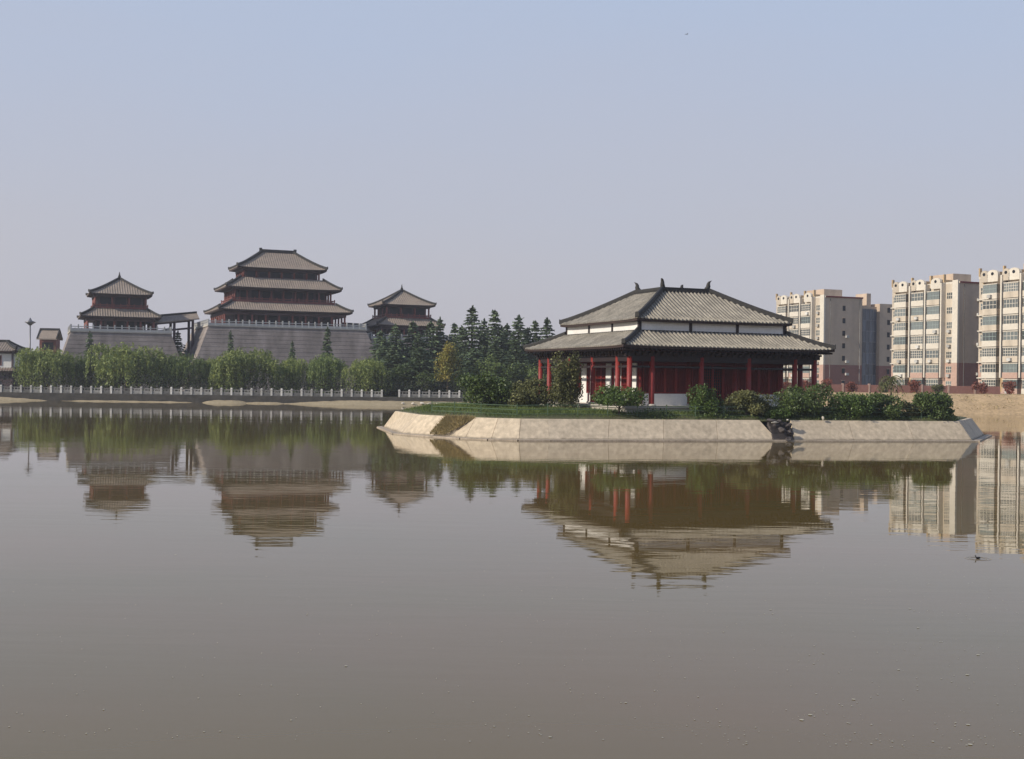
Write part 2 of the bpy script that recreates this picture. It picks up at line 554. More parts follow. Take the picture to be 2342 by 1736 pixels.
def bank_noise(x):
    return 0.5 * math.sin(x * .31) + 0.3 * math.sin(x * .83 + 1) + 0.25 * math.sin(x * 1.9 + 2)
bx = [10 + i * 1.5 for i in range(0, 80)] + [140, 180, 260, 500, 900]
sheet('earth_bank', bx, [181.5, 183, 184.5, 186, 187.5, 189, 190.2, 191.8],
      lambda x, y: -0.5 + (land_z(x) + 0.55) * min(1, max(0, (y - 182.3 + 0.5 * bank_noise(x)) / 7.8)) ** 0.8 + (0.10 * math.sin(x * 2.3 + y * 1.7) if y < 190 else 0), M['earth'])
# sandy spits at the foot of the quay
def spit(x0, x1, y0, h):
    n_ = max(8, int((x1 - x0) / 1.2))
    xs_ = [x0 + (x1 - x0) * i / n_ for i in range(n_ + 1)]
    def z(x, y):
        t = (x - x0) / (x1 - x0)
        e = min(1, 4.5 * t + .01, 4.5 * (1 - t) + .01) ** 0.6
        yy = 190.3 - (190.3 - y0) * e + 0.35 * bank_noise(x * 1.3)
        return -0.12 + h * e * min(1.0, max(-0.2, (y - yy) / max(0.5, 190.3 - yy))) + 0.04 * math.sin(x * 3 + y * 2)
    sheet('sandy_shore', xs_, [y0 - 1, y0 - .3, y0 + .4, y0 + 1.1, y0 + 1.9, y0 + 2.7, 190.35], z, M['sand'])
spit(-130, -73.5, 186.6, .85)
spit(-50.0, -42.0, 186.6, 0.6)
spit(-37.4, 12, 185.8, .85)
spit(-74.5, -49, 188.6, .35)
spit(-43.5, -36, 188.3, .4)

# ------------------------------------------------------------------ roofs
def roof(parent, name, a, b, a2, b2, z0, z1, tile, rib_gap, rib_r, lift, th, wall_a, wall_b, steps=7, pw=1.12, rib_seg=5):
    """hipped roof skirt: eave half sizes a,b at z0 to top a2,b2 at z1; ribs of round tiles, hip ridges and a soffit"""
    def P(k, s, t, dn=0.0):
        A = (a if k % 2 == 0 else b) + ((a2 if k % 2 == 0 else b2) - (a if k % 2 == 0 else b)) * t
        B = (b if k % 2 == 0 else a) + ((b2 if k % 2 == 0 else a2) - (b if k % 2 == 0 else a)) * t
        z = z0 + (z1 - z0) * t ** pw + lift * abs(s) ** 7 * (1 - t) ** 3
        x, y = s * A, -B
        for _ in range(k):
            x, y = -y, x
        return Vector((x, y, z + dn))
    ss = [-1, -.97, -.93, -.87, -.78, -.6, -.3, 0, .3, .6, .78, .87, .93, .97, 1]
    m = MB()
    so = MB()
    for k in range(4):
        vv = [P(k, s, t / steps) for t in range(steps + 1) for s in ss]
        n_ = len(ss)
        m.add(vv, [(j * n_ + i, j * n_ + i + 1, (j + 1) * n_ + i + 1, (j + 1) * n_ + i) for j in range(steps) for i in range(n_ - 1)])
        # eave edge board and soffit
        e0 = [P(k, s, 0, -0.003) for s in ss]
        e1 = [P(k, s, 0, -th) for s in ss]
        wa, wb = (wall_a, wall_b) if k % 2 == 0 else (wall_b, wall_a)
        inn = []
        for s in ss:
            x, y = s * wa, -wb
            for _ in range(k):
                x, y = -y, x
            inn.append(Vector((x, y, z0 - th + 0.12)))
        so.add(e0 + e1 + inn, [(i + n_, i + 1 + n_, i + 1, i) for i in range(n_ - 1)] + [(i + 2 * n_, i + 1 + 2 * n_, i + 1 + n_, i + n_) for i in range(n_ - 1)])
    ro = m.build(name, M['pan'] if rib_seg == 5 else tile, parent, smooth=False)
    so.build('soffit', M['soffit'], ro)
    rb = MB()
    for k in range(4):
        A0, A1 = (a, a2) if k % 2 == 0 else (b, b2)
        cnt = int(2 * A0 / rib_gap)
        for j in range(cnt + 1):
            x = -A0 + (2 * A0 - cnt * rib_gap) / 2 + j * rib_gap
            if abs(x) > A0 - 0.1:
                continue
            tm = 1.0 if abs(x) <= A1 else (A0 - abs(x)) / (A0 - A1)
            tm *= 0.985
            nseg = max(1, int(steps * tm + .5))
            prof = [(-1, -.2), (-.62, .62), (0, .95), (.62, .62), (1, -.2)] if rib_seg == 5 else [(-1, -.2), (0, .95), (1, -.2)]
            np_ = len(prof)
            vv, ff = [], []
            for i in range(nseg + 1):
                t = tm * i / nseg
                At = A0 + (A1 - A0) * t
                for (px, pz) in prof:
                    s = max(-1, min(1, x / At))
                    p = P(k, s, t)
                    off = Vector((px * rib_r, 0, 0))
                    if i == 0:
                        off.y = -0.05
                    for _ in range(k):
                        off = Vector((-off.y, off.x, 0))
                    vv.append(p + off + Vector((0, 0, pz * rib_r)))
            for i in range(nseg):
                for c in range(np_ - 1):
                    o_ = i * np_ + c
                    ff.append((o_, o_ + 1, o_ + np_ + 1, o_ + np_))
            ff.append(tuple(range(np_ - 1, -1, -1)))
            rb.add(vv, ff)
    rb.build('tile_rib', tile, ro, kind='stuff')
    return ro, P

def hips(parent, P, w, h, steps=10, tip=0.0, name='hip_ridge'):
    for k in range(4):
        pts = [P(k, -1, t / steps) for t in range(steps + 1)]
        if tip:
            d = (pts[0] - pts[1])
            d.z = 0
            d.normalize()
            pts = [pts[0] + d * tip * .55 + Vector((0, 0, tip * .5))] + pts
        MB().sweep(pts, w, h).build(name, M['ridge'], parent)

# ------------------------------------------------------------------ the red lakeside pavilion on the island
RZ = R(22.1)
PC = (13.8, 102.4)
pav = thing('lakeside_pavilion', 'red columned pavilion with double tiered grey tile roof on the lake island', 'pavilion', (*PC, 1.6), RZ)
FZ = 2.47
plat = MB().box(-9.0, 9.0, -9.0, 9.0, 1.3, FZ - .14).build('platform', M['stone'], pav)
MB().box(-9.12, 9.12, -9.12, 9.12, FZ - .14, FZ).build('platform_edge', M['stone'], plat)
for i in range(3):
    MB().box(-1.9, 1.9, -9.12 - .34 * (3 - i), -9.12 - .34 * (2 - i) + (.0 if i < 2 else -.003), 1.3, 1.62 + .26 * i).build('step', M['stone'], pav)
colm = MB().tube([(0, 0, 0), (0, 0, .3), (0, 0, 3.95)], [.235, .225, .205], 14).mesh('column', M['red'], smooth=True)
basem = MB().tube([(0, 0, -.02), (0, 0, .10), (0, 0, .17)], [.37, .37, .29], 14).mesh('column_base', M['stone'])
CP = [-8.6, -6.65, -2.2, 2.2, 6.65, 8.6]
ring = []
for s in CP:
    ring += [(s, -8.6), (s, 8.6)]
for t in CP[1:-1]:
    ring += [(-8.6, t), (8.6, t)]
for s in (-6.65, -2.2, 2.2, 6.65):
    ring += [(s, -6.65), (s, 6.65)]
for t in (-2.2, 2.2):
    ring += [(-6.65, t), (6.65, t)]
for x, y in ring:
    c = put('column', colm, pav, (x, y, FZ))
    put('column_base', basem, c, (0, 0, 0))
# beams on the outer columns, painted dark
for k in range(4):
    bm_ = MB().box(-8.75, 8.75, -8.72, -8.48, 5.95, 6.33)
    bm_.box(-8.75, 8.75, -8.68, -8.52, 5.45, 5.62)
    bm_.box(-9.0, 9.0, -8.8, -8.4, 6.332, 6.60)
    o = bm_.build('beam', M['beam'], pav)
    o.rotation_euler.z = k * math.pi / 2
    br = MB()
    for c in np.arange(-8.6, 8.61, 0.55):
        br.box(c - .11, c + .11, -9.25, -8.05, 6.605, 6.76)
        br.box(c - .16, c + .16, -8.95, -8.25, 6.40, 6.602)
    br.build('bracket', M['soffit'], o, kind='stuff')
    rf = MB()
    for c in np.arange(-9.5, 9.51, 0.38):
        rf.add([(c - .06, -9.68, 6.80), (c + .06, -9.68, 6.80), (c + .06, -9.68, 6.93), (c - .06, -9.68, 6.93), (c - .06, -6.7, 7.0), (c + .06, -6.7, 7.0), (c + .06, -6.7, 7.12), (c - .06, -6.7, 7.12)],
               [(0, 1, 2, 3), (0, 4, 5, 1), (0, 3, 7, 4), (1, 5, 6, 2)])
    rf.build('rafter', M['beam'], o, kind='stuff')
# hall walls inside the veranda
ceil = MB().box(-8.5, 8.5, -8.5, 8.5, 6.86, 6.92).build('ceiling', M['soffit'], pav)
def wpiece(side, s0, s1, z0, z1, d, mat, name, th=.16, par=None):
    """a wall piece on hall side 0 front, 1 right, 2 back, 3 left, d metres proud of the hall line"""
    m_ = MB().box(s0, s1, -6.65 - d - th, -6.65 - d, z0, z1)
    o = m_.build(name, mat, par or pav)
    o.rotation_euler.z = (0, 1, 2, 3)[side] * math.pi / 2
    return o
def lattice(side, s0, s1, z0, z1, par, nx, nz):
    m_ = MB()
    y0, y1 = -6.65 - .10, -6.65 - .04
    for i in range(nx + 1):
        x = s0 + (s1 - s0) * i / nx
        m_.box(x - .02, x + .02, y0, y1, z0, z1)
    for j in range(nz + 1):
        z = z0 + (z1 - z0) * j / nz
        m_.box(s0, s1, y0 + .012, y1 - .003, z - .02, z + .02)
    o = m_.build('lattice', M['red_dark'], par, kind='stuff')
    return o
def leaf_panel(side, s0, s1, z0, z1, name='window_leaf', back='red_dark'):
    fr = MB()
    fr.box(s0, s0 + .09, -6.78, -6.62, z0, z1).box(s1 - .09, s1, -6.78, -6.62, z0, z1)
    fr.box(s0 + .09, s1 - .09, -6.78, -6.62, z1 - .1, z1).box(s0 + .09, s1 - .09, -6.78, -6.62, z0, z0 + .1)
    o = fr.build(name, M['red'], pav)
    o.rotation_euler.z = side * math.pi / 2
    MB().box(s0 + .09, s1 - .09, -6.64, -6.60, z0 + .1, z1 - .1).build('panel', M[back], o)
    lattice(side, s0 + .09, s1 - .09, z0 + .1, z1 - .1, o, max(2, int((s1 - s0) / .22)), max(3, int((z1 - z0) / .24)))
    return o
WT = 5.85
for side in range(4):
    wpiece(side, -6.45, 6.45, WT, 6.86, -.1, M['red_dark'], 'wall_head')
# front (side 0) and back: white sill walls in the outer bays, doors in the middle
for side in (0, 2):
    for lo, hi in ((-6.42, -2.43), (2.43, 6.42)):
        wpiece(side, lo, hi, FZ, 3.42, 0, M['white'], 'sill_wall', .2)
        w4 = (hi - lo) / 4
        for i in range(4):
            leaf_panel(side, lo + i * w4 + .01, lo + (i + 1) * w4 - .01, 3.43, WT - .003)
    for i in range(4):
        x0 = -1.98 + i * .99
        leaf_panel(side, x0 + .01, x0 + .98, FZ, WT - .003, 'door', 'opening' if i in (1, 2) else 'red_dark')
# left and right walls: white pillars between red leaves
for side in (3, 1):
    wp = [(-6.4, -5.45), (-3.75, -2.75), (-1.95, -1.0), (1.0, 1.95), (2.65, 3.75), (5.45, 6.4)]
    # hall side 3 runs with local x = -y of the building
    edges = [-6.42]
    for p0, p1 in wp:
        wpiece(side, p0, p1, 3.32, WT - .003, 0, M['white'], 'wall_panel', .18)
    wpiece(side, -6.42, -.8, FZ, 3.32, .0, M['white'], 'sill_wall', .2)
    wpiece(side, .8, 6.42, FZ, 3.32, .0, M['white'], 'sill_wall', .2)
    for p0, p1 in ((-5.45, -3.75), (-2.75, -1.95), (1.95, 2.65), (3.75, 5.45)):
        leaf_panel(side, p0 + .01, p1 - .01, 3.33, WT - .003)
    for p0, p1 in ((-.99, -.01), (.01, .99)):
        leaf_panel(side, p0, p1, 3.33, WT - .003, 'door')
# lower roof
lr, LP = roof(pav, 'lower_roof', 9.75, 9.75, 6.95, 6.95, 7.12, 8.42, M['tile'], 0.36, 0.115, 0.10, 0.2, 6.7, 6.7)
hips(lr, LP, 0.30, 0.36, tip=0.12)
MB().box(-7.1, 7.1, -7.1, -6.88, 8.26, 8.48).box(-7.1, 7.1, 6.88, 7.1, 8.26, 8.48).box(-7.1, -6.88, -6.88, 6.88, 8.26, 8.48).box(6.88, 7.1, -6.88, 6.88, 8.26, 8.48).build('skirt_ridge', M['ridge'], lr)
# white clerestory band between the roofs
for k in range(4):
    for i, (s0, s1) in enumerate(((-6.74, -2.3), (-2.1, 2.1), (2.3, 6.74))):
        o = MB().box(s0, s1, -6.86, -6.76, 8.2, 9.14).build('clerestory_panel', M['white'], pav)
        o.rotation_euler.z = k * math.pi / 2
    for s in (-6.82, -2.2, 2.2):
        o = MB().box(s - .12, s + .12, -6.93, -6.68, 8.25, 9.2).build('clerestory_post', M['beam'], pav)
        o.rotation_euler.z = k * math.pi / 2
MB().box(-6.75, 6.75, -6.75, 6.75, 9.15, 9.22).build('upper_ceiling', M['soffit'], pav)
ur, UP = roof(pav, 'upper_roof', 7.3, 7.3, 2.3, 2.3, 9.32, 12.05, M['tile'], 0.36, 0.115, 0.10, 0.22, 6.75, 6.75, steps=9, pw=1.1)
hips(ur, UP, 0.32, 0.40, tip=0.12)
MB().box(-2.28, 2.28, -2.28, 2.28, 11.98, 12.06).build('flat_top', M['ridge'], ur)
for k in range(4):
    o = MB().box(-2.45, 2.05, -2.45, -2.05, 11.95, 12.36).build('top_ridge', M['ridge'], ur)
    o.rotation_euler.z = k * math.pi / 2
    tp = MB()
    for c in np.arange(-2.2, 2.21, .315):
        tp.box(c - .1, c + .1, -2.56, -2.452, 11.86, 12.12)
    tp.build('tile_cap', M['ridge'], o, kind='stuff')
    # tail-shaped ornament curling up on each corner
    cx, cy = [(-2.25, -2.25), (2.25, -2.25), (2.25, 2.25), (-2.25, 2.25)][k]
    d = Vector((cx, cy, 0)).normalized()
    pts = [Vector((cx, cy, 12.2)) + d * u + Vector((0, 0, z)) for u, z in ((-.32, .0), (-.14, .18), (-.02, .40), (-.02, .62), (.08, .80), (.26, .88))]
    om = MB()
    rr = [(.34, .24), (.27, .22), (.2, .19), (.15, .15), (.12, .12), (.04, .06)]
    s = Vector((-d.y, d.x, 0))
    vv, ff = [], []
    for p, (ru, rs) in zip(pts, rr):
        for j in range(8):
            g = 2 * math.pi * j / 8
            vv.append(p + d * (ru * math.cos(g)) + s * (rs * math.sin(g)))
    for i in range(len(pts) - 1):
        for j in range(8):
            ff.append((i * 8 + j, i * 8 + (j + 1) % 8, (i + 1) * 8 + (j + 1) % 8, (i + 1) * 8 + j))
    ff += [tuple(range(7, -1, -1)), tuple(range(40, 48))]
    om.add(vv, ff).build('ridge_ornament', M['ridge'], ur, smooth=True)

# ------------------------------------------------------------------ the island with its sloping concrete wall
bot = [(-11.6, 104.5), (-9.0, 92.4), (-6.3, 89.2), (-3.6, 86.6), (-1.6, 85.45), (.5, 85.0), (2.8, 85.3), (36.5, 92.8), (42.0, 104), (38, 121), (0, 119), (-9, 114)]
top = [(-9.9, 101.5), (-7.2, 93.0), (-4.9, 90.1), (-2.6, 87.95), (-.95, 86.95), (.7, 86.55), (2.6, 86.8), (35.6, 94.2), (40.4, 104), (37, 119.5), (0, 117.5), (-8, 112)]
TOPZ = 1.5
def shrink(p, d):
    n_ = len(p)
    res = []
    for i in range(n_):
        a, b, c = Vector(p[i - 1]), Vector(p[i]), Vector(p[(i + 1) % n_])
        n0 = Vector((-(b - a).y, (b - a).x)).normalized()
        n1 = Vector((-(c - b).y, (c - b).x)).normalized()
        m_ = (n0 + n1).normalized()
        res.append(b + m_ * d / max(.4, m_.dot(n0)))
    return res
core = noise_mat('dark_damp_soil', (0.055, 0.045, 0.035), (0.03, 0.025, 0.02), 1.5, 0.95)
isl = MB().prism([(x, y, -1.2) for x, y in shrink(bot, .55)], [(x, y, TOPZ - .12) for x, y in shrink(top, .55)]).build('island', core)
isl['kind'] = 'structure'
cx0, cy0 = 14.0, 103.0
rings = []
for f, z in ((1.0, TOPZ - .05), (.985, 1.62), (.93, 1.78), (.82, 1.95), (.6, 2.05)):
    rings.append([(cx0 + (x - cx0) * f, cy0 + (y - cy0) * f, z) for x, y in top])
tm_ = MB()
K = len(top)
tm_.add([p for r in rings for p in r], [(i * K + j, i * K + (j + 1) % K, (i + 1) * K + (j + 1) % K, (i + 1) * K + j) for i in range(len(rings) - 1) for j in range(K)] + [tuple(4 * K + j for j in range(K))])
ground_isl = tm_.build('island_ground', M['lawn'])
ground_isl['kind'] = 'structure'
def isl_z(x, y):
    # height of the island ground, from the distance to its rim
    dmin = 99
    for i in range(K):
        (x0, y0), (x1, y1) = top[i], top[(i + 1) % K]
        L = math.hypot(x1 - x0, y1 - y0)
        dmin = min(dmin, ((x1 - x0) * (y - y0) - (y1 - y0) * (x - x0)) / L)
    return 1.46 + .5 * sstep(-.2, 3.0, dmin), dmin
wall = thing('embankment_wall', 'sloping beige concrete wall round the pavilion island', 'embankment', (12, 90, 0))
wall.location = (0, 0, 0)
OFF[wall.name] = 0
segs = [(11, 0), (0, 1), (1, 2), (2, 3), (3, 4), (4, 5), (5, 6), (6, 7), (7, 8), (8, 9)]
for i0, i1 in segs:
    b0, b1, t0, t1 = (Vector(bot[i0]), Vector(bot[i1]), Vector(top[i0]), Vector(top[i1]))
    L = (b1 - b0).length
    n_ = max(1, round(L / 5.2))
    cuts = [j / n_ for j in range(n_ + 1)]
    if i0 == 6:
        cuts = [0, .125, .25, .375, .50, .556, .70, .85, 1.0]
        n_ = len(cuts) - 1
    for j in range(n_):
        u0, u1 = cuts[j], cuts[j + 1]
        g = 0.016 / L
        if i0 == 6 and j == 4:
            # the gap where rough stone steps lead down to the water
            nin = Vector((-(b1 - b0).y, (b1 - b0).x)).normalized()
            for k in range(5):
                a_, c_ = b0.lerp(b1, u0 + .006 + .001 * k), b0.lerp(b1, u1 - .004)
                q0 = .12 + .27 * k
                zt_ = .22 + .29 * k
                MB().prism([(*(a_ + nin * q0), -.3), (*(c_ + nin * q0), -.3), (*(c_ + nin * (q0 + .5)), -.3), (*(a_ + nin * (q0 + .5)), -.3)],
                           [(*(a_ + nin * (q0 + .02)), zt_), (*(c_ + nin * (q0 + .02)), zt_), (*(c_ + nin * (q0 + .5)), zt_), (*(a_ + nin * (q0 + .5)), zt_)]).build('stone_step', M['rock'], wall)
            continue
        f0, f1 = u0 + (g if j else 0), u1 - (g if j < n_ - 1 else 0)
        pb0, pb1 = b0.lerp(b1, f0), b0.lerp(b1, f1)
        sh = .016 if i0 == 6 else 0
        pt0, pt1 = t0.lerp(t1, f0 + (sh if j else 0)), t0.lerp(t1, f1 + (sh if j < n_ - 1 else 0))
        if i0 == 6 and j == 3:
            pb1 = b0.lerp(b1, .530)
            pt1 = t0.lerp(t1, .495)
        nrm = Vector(((b1 - b0).y, -(b1 - b0).x)).normalized() * (.10 + .012 * rnd.random())
        zt = TOPZ + .04
        ins = nrm * -3.2
        m_ = MB().prism([(*(pb0 + nrm), -.5), (*(pb1 + nrm), -.5), (*(pb1 + ins), -.5), (*(pb0 + ins), -.5)],
                        [(*(pt0 + nrm), zt), (*(pt1 + nrm), zt), (*(pt1 + ins), zt), (*(pt0 + ins), zt)])
        m_.build('wall_slab', M['slab'], wall)
    nrm = Vector(((b1 - b0).y, -(b1 - b0).x)).normalized()
    w0, w1 = b0.lerp(t0, .02), b1.lerp(t1, .02)
    ext = (b1 - b0).normalized() * .05
    MB().prism([(*(w0 + nrm * .42), -.4), (*(w1 + nrm * .42), -.4), (*(w1 + nrm * .02), -.4), (*(w0 + nrm * .02), -.4)],
               [(*(w0 + nrm * .34), .085), (*(w1 + nrm * .34), .085), (*(w1 - nrm * .1), .11), (*(w0 - nrm * .1), .11)]).build('toe_ledge', M['toe'], wall)

# grass on the island
def inside(x, y, m=0.25):
    z, d = isl_z(x, y)
    if d < m:
        return None
    lx = (x - PC[0]) * math.cos(RZ) + (y - PC[1]) * math.sin(RZ)
    ly = -(x - PC[0]) * math.sin(RZ) + (y - PC[1]) * math.cos(RZ)
    if abs(lx) < 9.2 and abs(ly) < 9.2:
        return None
    return z
def blades(name, pts, hmin, hmax, w, mat, lean=.35):
    n_ = len(pts)
    p = np.array(pts)
    ang = nprnd.uniform(0, 2 * math.pi, n_)
    hh = nprnd.uniform(hmin, hmax, n_)
    d = np.stack([np.cos(ang), np.sin(ang), np.zeros(n_)], 1) * w
    ln = np.stack([nprnd.normal(size=n_) * lean * hh, nprnd.normal(size=n_) * lean * hh, hh], 1)
    v = np.stack([p - d, p + d, p + ln], 1).reshape(-1, 3)
    o = bpy.data.objects.new(name, np_mesh(name, v, np.arange(n_ * 3).reshape(-1, 3), mat))
    COL.objects.link(o)
    o['kind'] = 'stuff'
    return o
pts = []
while len(pts) < 30000:
    if rnd.random() < .55:
        x, y = rnd.uniform(-10, 9), rnd.uniform(86, 116)
    else:
        x = rnd.uniform(-2, 37)
        y = 86.6 + (x + 1) * .205 + abs(rnd.gauss(0, 2.2))
    z = inside(x, y)
    if z:
        pts.append((x, y, z - .03))
blades('grass', pts, .14, .42, .035, M['grass'])
pts = []
b0, b1 = Vector((-6.35, 89.35, 0)), Vector((-3.9, 87.0, 0))
for _ in range(5200):
    u, v = rnd.random(), rnd.random() ** .8
    if u > .45 + .55 * v:
        continue
    a = Vector((-6.3, 89.2)).lerp(Vector((-3.6, 86.6)), u)
    t = Vector((-4.9, 90.1)).lerp(Vector((-2.6, 87.95)), u)
    p = a.lerp(t, .12 + .88 * v) + Vector((-.09, -.09))
    pts.append((p.x, p.y, 1.52 * (.12 + .88 * v)))
blades('dry_grass', pts, .08, .28, .03, M['dry'], .6)

# rail round the island rim
railing = thing('metal_railing', 'thin grey green metal railing along the rim of the island', 'railing', (0, 0, 0))
path = [Vector(p) for p in ((-6.3, 93.2), (-4.4, 90.9), (-2.3, 88.8), (.4, 87.3), (18.6, 91.2))]
path2 = [Vector(p) for p in ((21.4, 91.85), (35.0, 94.8))]
postm = MB().box(-.035, .035, -.035, .035, 0, 1.0).box(-.05, .05, -.05, .05, 1.0, 1.05).mesh('post', M['metal'])
for pth in (path, path2):
    P_ = []
    for i in range(len(pth) - 1):
        L = (pth[i + 1] - pth[i]).length
        n_ = max(1, round(L / 2.2))
        for j in range(n_):
            P_.append(pth[i].lerp(pth[i + 1], j / n_))
    P_.append(pth[-1])
    for p in P_:
        put('post', postm, railing, (p.x, p.y, isl_z(p.x, p.y)[0]))
    for i in range(len(P_) - 1):
        a, b = P_[i], P_[i + 1]
        za, zb = isl_z(a.x, a.y)[0], isl_z(b.x, b.y)[0]
        d = (b - a).normalized() * .036
        a, b = a + d, b - d
        r_ = MB()
        for h_ in (.28, .62, .93):
            r_.tube([(a.x, a.y, za + h_), (b.x, b.y, zb + h_)], .026, 5)
        r_.build('rail', M['metal'], railing)

bp_ = []
for _ in range(2400):
    x, y = rnd.uniform(38, 96), rnd.uniform(184.2, 191.6)
    if math.sin(x * .9 + y) + math.sin(x * .37 - y * 1.7) + rnd.gauss(0, .6) < .2:
        continue
    zz_ = -0.5 + (land_z(x) + 0.55) * min(1, max(0, (y - 182.3 + 0.5 * bank_noise(x)) / 7.8)) ** 0.8
    bp_.append((x, y, zz_ - .02))
blades('dry_tufts', bp_, .1, .3, .09, M['dry'], .5)
# ------------------------------------------------------------------ rocks where the steps reach the water
def rock(name, label, loc, s, mat, seed, group=None):
    r_ = random.Random(seed)
    import bmesh
    bm = bmesh.new()
    bmesh.ops.create_icosphere(bm, subdivisions=2, radius=1)
    ph = [Vector((r_.gauss(0, 1), r_.gauss(0, 1), r_.gauss(0, 1))).normalized() for _ in range(9)]
    for v in bm.verts:
        k = 1.0
        for p in ph:
            dd = v.co.dot(p)
            if dd > .62:
                k *= .62 / dd
        v.co *= k * (1 + r_.uniform(-.04, .04))
        v.co = Vector((v.co.x * s[0], v.co.y * s[1], v.co.z * s[2]))
    me = bpy.data.meshes.new(name)
    bm.to_mesh(me)
    bm.free()
    me.materials.append(mat)
    o = bpy.data.objects.new(name, me)
    COL.objects.link(o)
    o.location = loc
    o.scale = (.85,) * 3 if group else (.7,) * 3
    o.rotation_euler.z = r_.uniform(0, 6)
    tag(o, label, 'rock', group)
RG = 'dark rocks piled at the gap in the island wall'
for i, (x, y, z, s, l) in enumerate([
    (19.75, 90.0, 1.55, (.75, .5, .28), 'long flat dark rock at the left head of the rock pile'),
    (20.55, 90.15, 1.42, (.6, .5, .33), 'broad dark rock on top of the pile in the wall gap'),
    (21.15, 90.15, 1.15, (.45, .5, .38), 'dark rock at the right end of the pile, high in the wall gap'),
    (20.5, 89.5, .85, (.5, .4, .3), 'dark rock in the middle of the pile, halfway down the wall'),
    (21.15, 89.6, .66, (.42, .45, .3), 'dark rock low at the right end of the pile, above the water'),
    (20.95, 89.1, .16, (.55, .45, .24), 'lowest dark rock of the pile, touching the water'),
    (20.1, 89.75, 1.2, (.4, .4, .25), 'small dark rock lodged left of the pile at the edge of the gap')]):
    rock('rock', l, (x, y, z), s, M['rock'], 20 + i, RG)
rock('rock', 'small pale stone lying left of the dark rock pile on the wall', (20.0, 89.55, 1.42), (.55, .2, .16), M['palerock'], 51)
rock('rock', 'small white stone standing on the wall rim right of the rock pile', (24.1, 91.35, 1.72), (.2, .2, .3), M['palerock'], 52)
rock('rock', 'tiny pale stone perched over the dark rocks in the wall gap', (21.05, 89.9, 1.60), (.26, .2, .16), M['palerock'], 53)

# ------------------------------------------------------------------ trees and bushes
def mk_willow(name, mat, H=8.0, Rr=4.0, seed=1, strands=460, per=16, open_=.0):
    g = np.random.default_rng(seed)
    P_, U_ = [], []
    nl = 11
    lobes = [(g.uniform(-.68, .68) * Rr, g.uniform(-.68, .68) * Rr, H * g.uniform(.5, .86), Rr * g.uniform(.26, .46)) for _ in range(nl)]
    lobes.append((0, 0, H * .8, Rr * .55))
    for i in range(strands):
        lx, ly, lz, lr_ = lobes[i % len(lobes)]
        th = g.uniform(0, 2 * math.pi)
        ph = math.acos(g.uniform(-.1, 1))
        p = np.array([lx + lr_ * math.sin(ph) * math.cos(th) * 1.1, ly + lr_ * math.sin(ph) * math.sin(th) * 1.1, min(H, lz + lr_ * math.cos(ph) * .75)])
        ln = g.uniform(.25, .85) * H
        ln = min(ln, p[2] - .06 * H * g.uniform(.6, 3.2))
        out = np.array([math.cos(th), math.sin(th), 0]) * .10
        for k in range(per):
            t = k / per
            q_ = p + out * ln * t - np.array([0, 0, ln * t]) + g.normal(size=3) * .08
            q_[2] = max(q_[2], .3)
            P_.append(q_)
            U_.append(np.array([out[0], out[1], -1.0]))
    for _ in range(1500):
        lx, ly, lz, lr_ = lobes[g.integers(len(lobes))]
        v = g.normal(size=3)
        v /= np.linalg.norm(v)
        P_.append(np.array([lx, ly, lz]) + v * lr_ * g.uniform(.3, 1) * np.array([1.05, 1.05, .8]))
        U_.append(g.normal(size=3))
    P_ = np.array(P_)
    P_[:, 2] = np.minimum(P_[:, 2], H)
    return leaves_mesh(name, P_, .42, mat, np.array(U_), .42, g)

def mk_cedar(name, mat, H=13.0, Rr=3.3, seed=1, bare=.04, droop=.18, slim=1.0):
    g = np.random.default_rng(seed)
    P_, U_ = [], []
    z = H * bare
    while z < H * .985:
        t = (z / H - bare) / (1 - bare)
        rad = Rr * ((1 - t) ** .85) * slim + .10
        n_ = int(5 + 4 * (1 - t))
        a0 = g.uniform(0, 6.28)
        for i in range(n_):
            a = a0 + 2 * math.pi * i / n_ + g.normal() * .25
            L = rad * g.uniform(.6, 1.15)
            m_ = max(3, int(L * 7.5))
            rise = g.uniform(-.05, .12)
            for k in range(m_):
                u = (k + .6) / m_
                c = np.array([math.cos(a) * L * u, math.sin(a) * L * u, z + L * (rise * u - droop * u * u)])
                wd = .16 + .32 * L * .35 * (1 - abs(u - .45))
                for _ in range(3):
                    s = g.normal() * wd
                    P_.append(c + np.array([-math.sin(a) * s, math.cos(a) * s, g.normal() * .07 - abs(s) * .12]))
                    U_.append(np.array([math.cos(a), math.sin(a), -.35]) + g.normal(size=3) * .25)
        z += (.42 + .035 * H * .6 * (1 - t)) * g.uniform(.75, 1.2)
    for k in range(40):
        u = k / 40
        P_.append(np.array([g.normal() * .09 * (1 - u), g.normal() * .09 * (1 - u), H * (.9 + .1 * u)]))
        U_.append(np.array([0, 0, 1.0]))
    return leaves_mesh(name, np.array(P_), .48, mat, np.array(U_), .5, g)

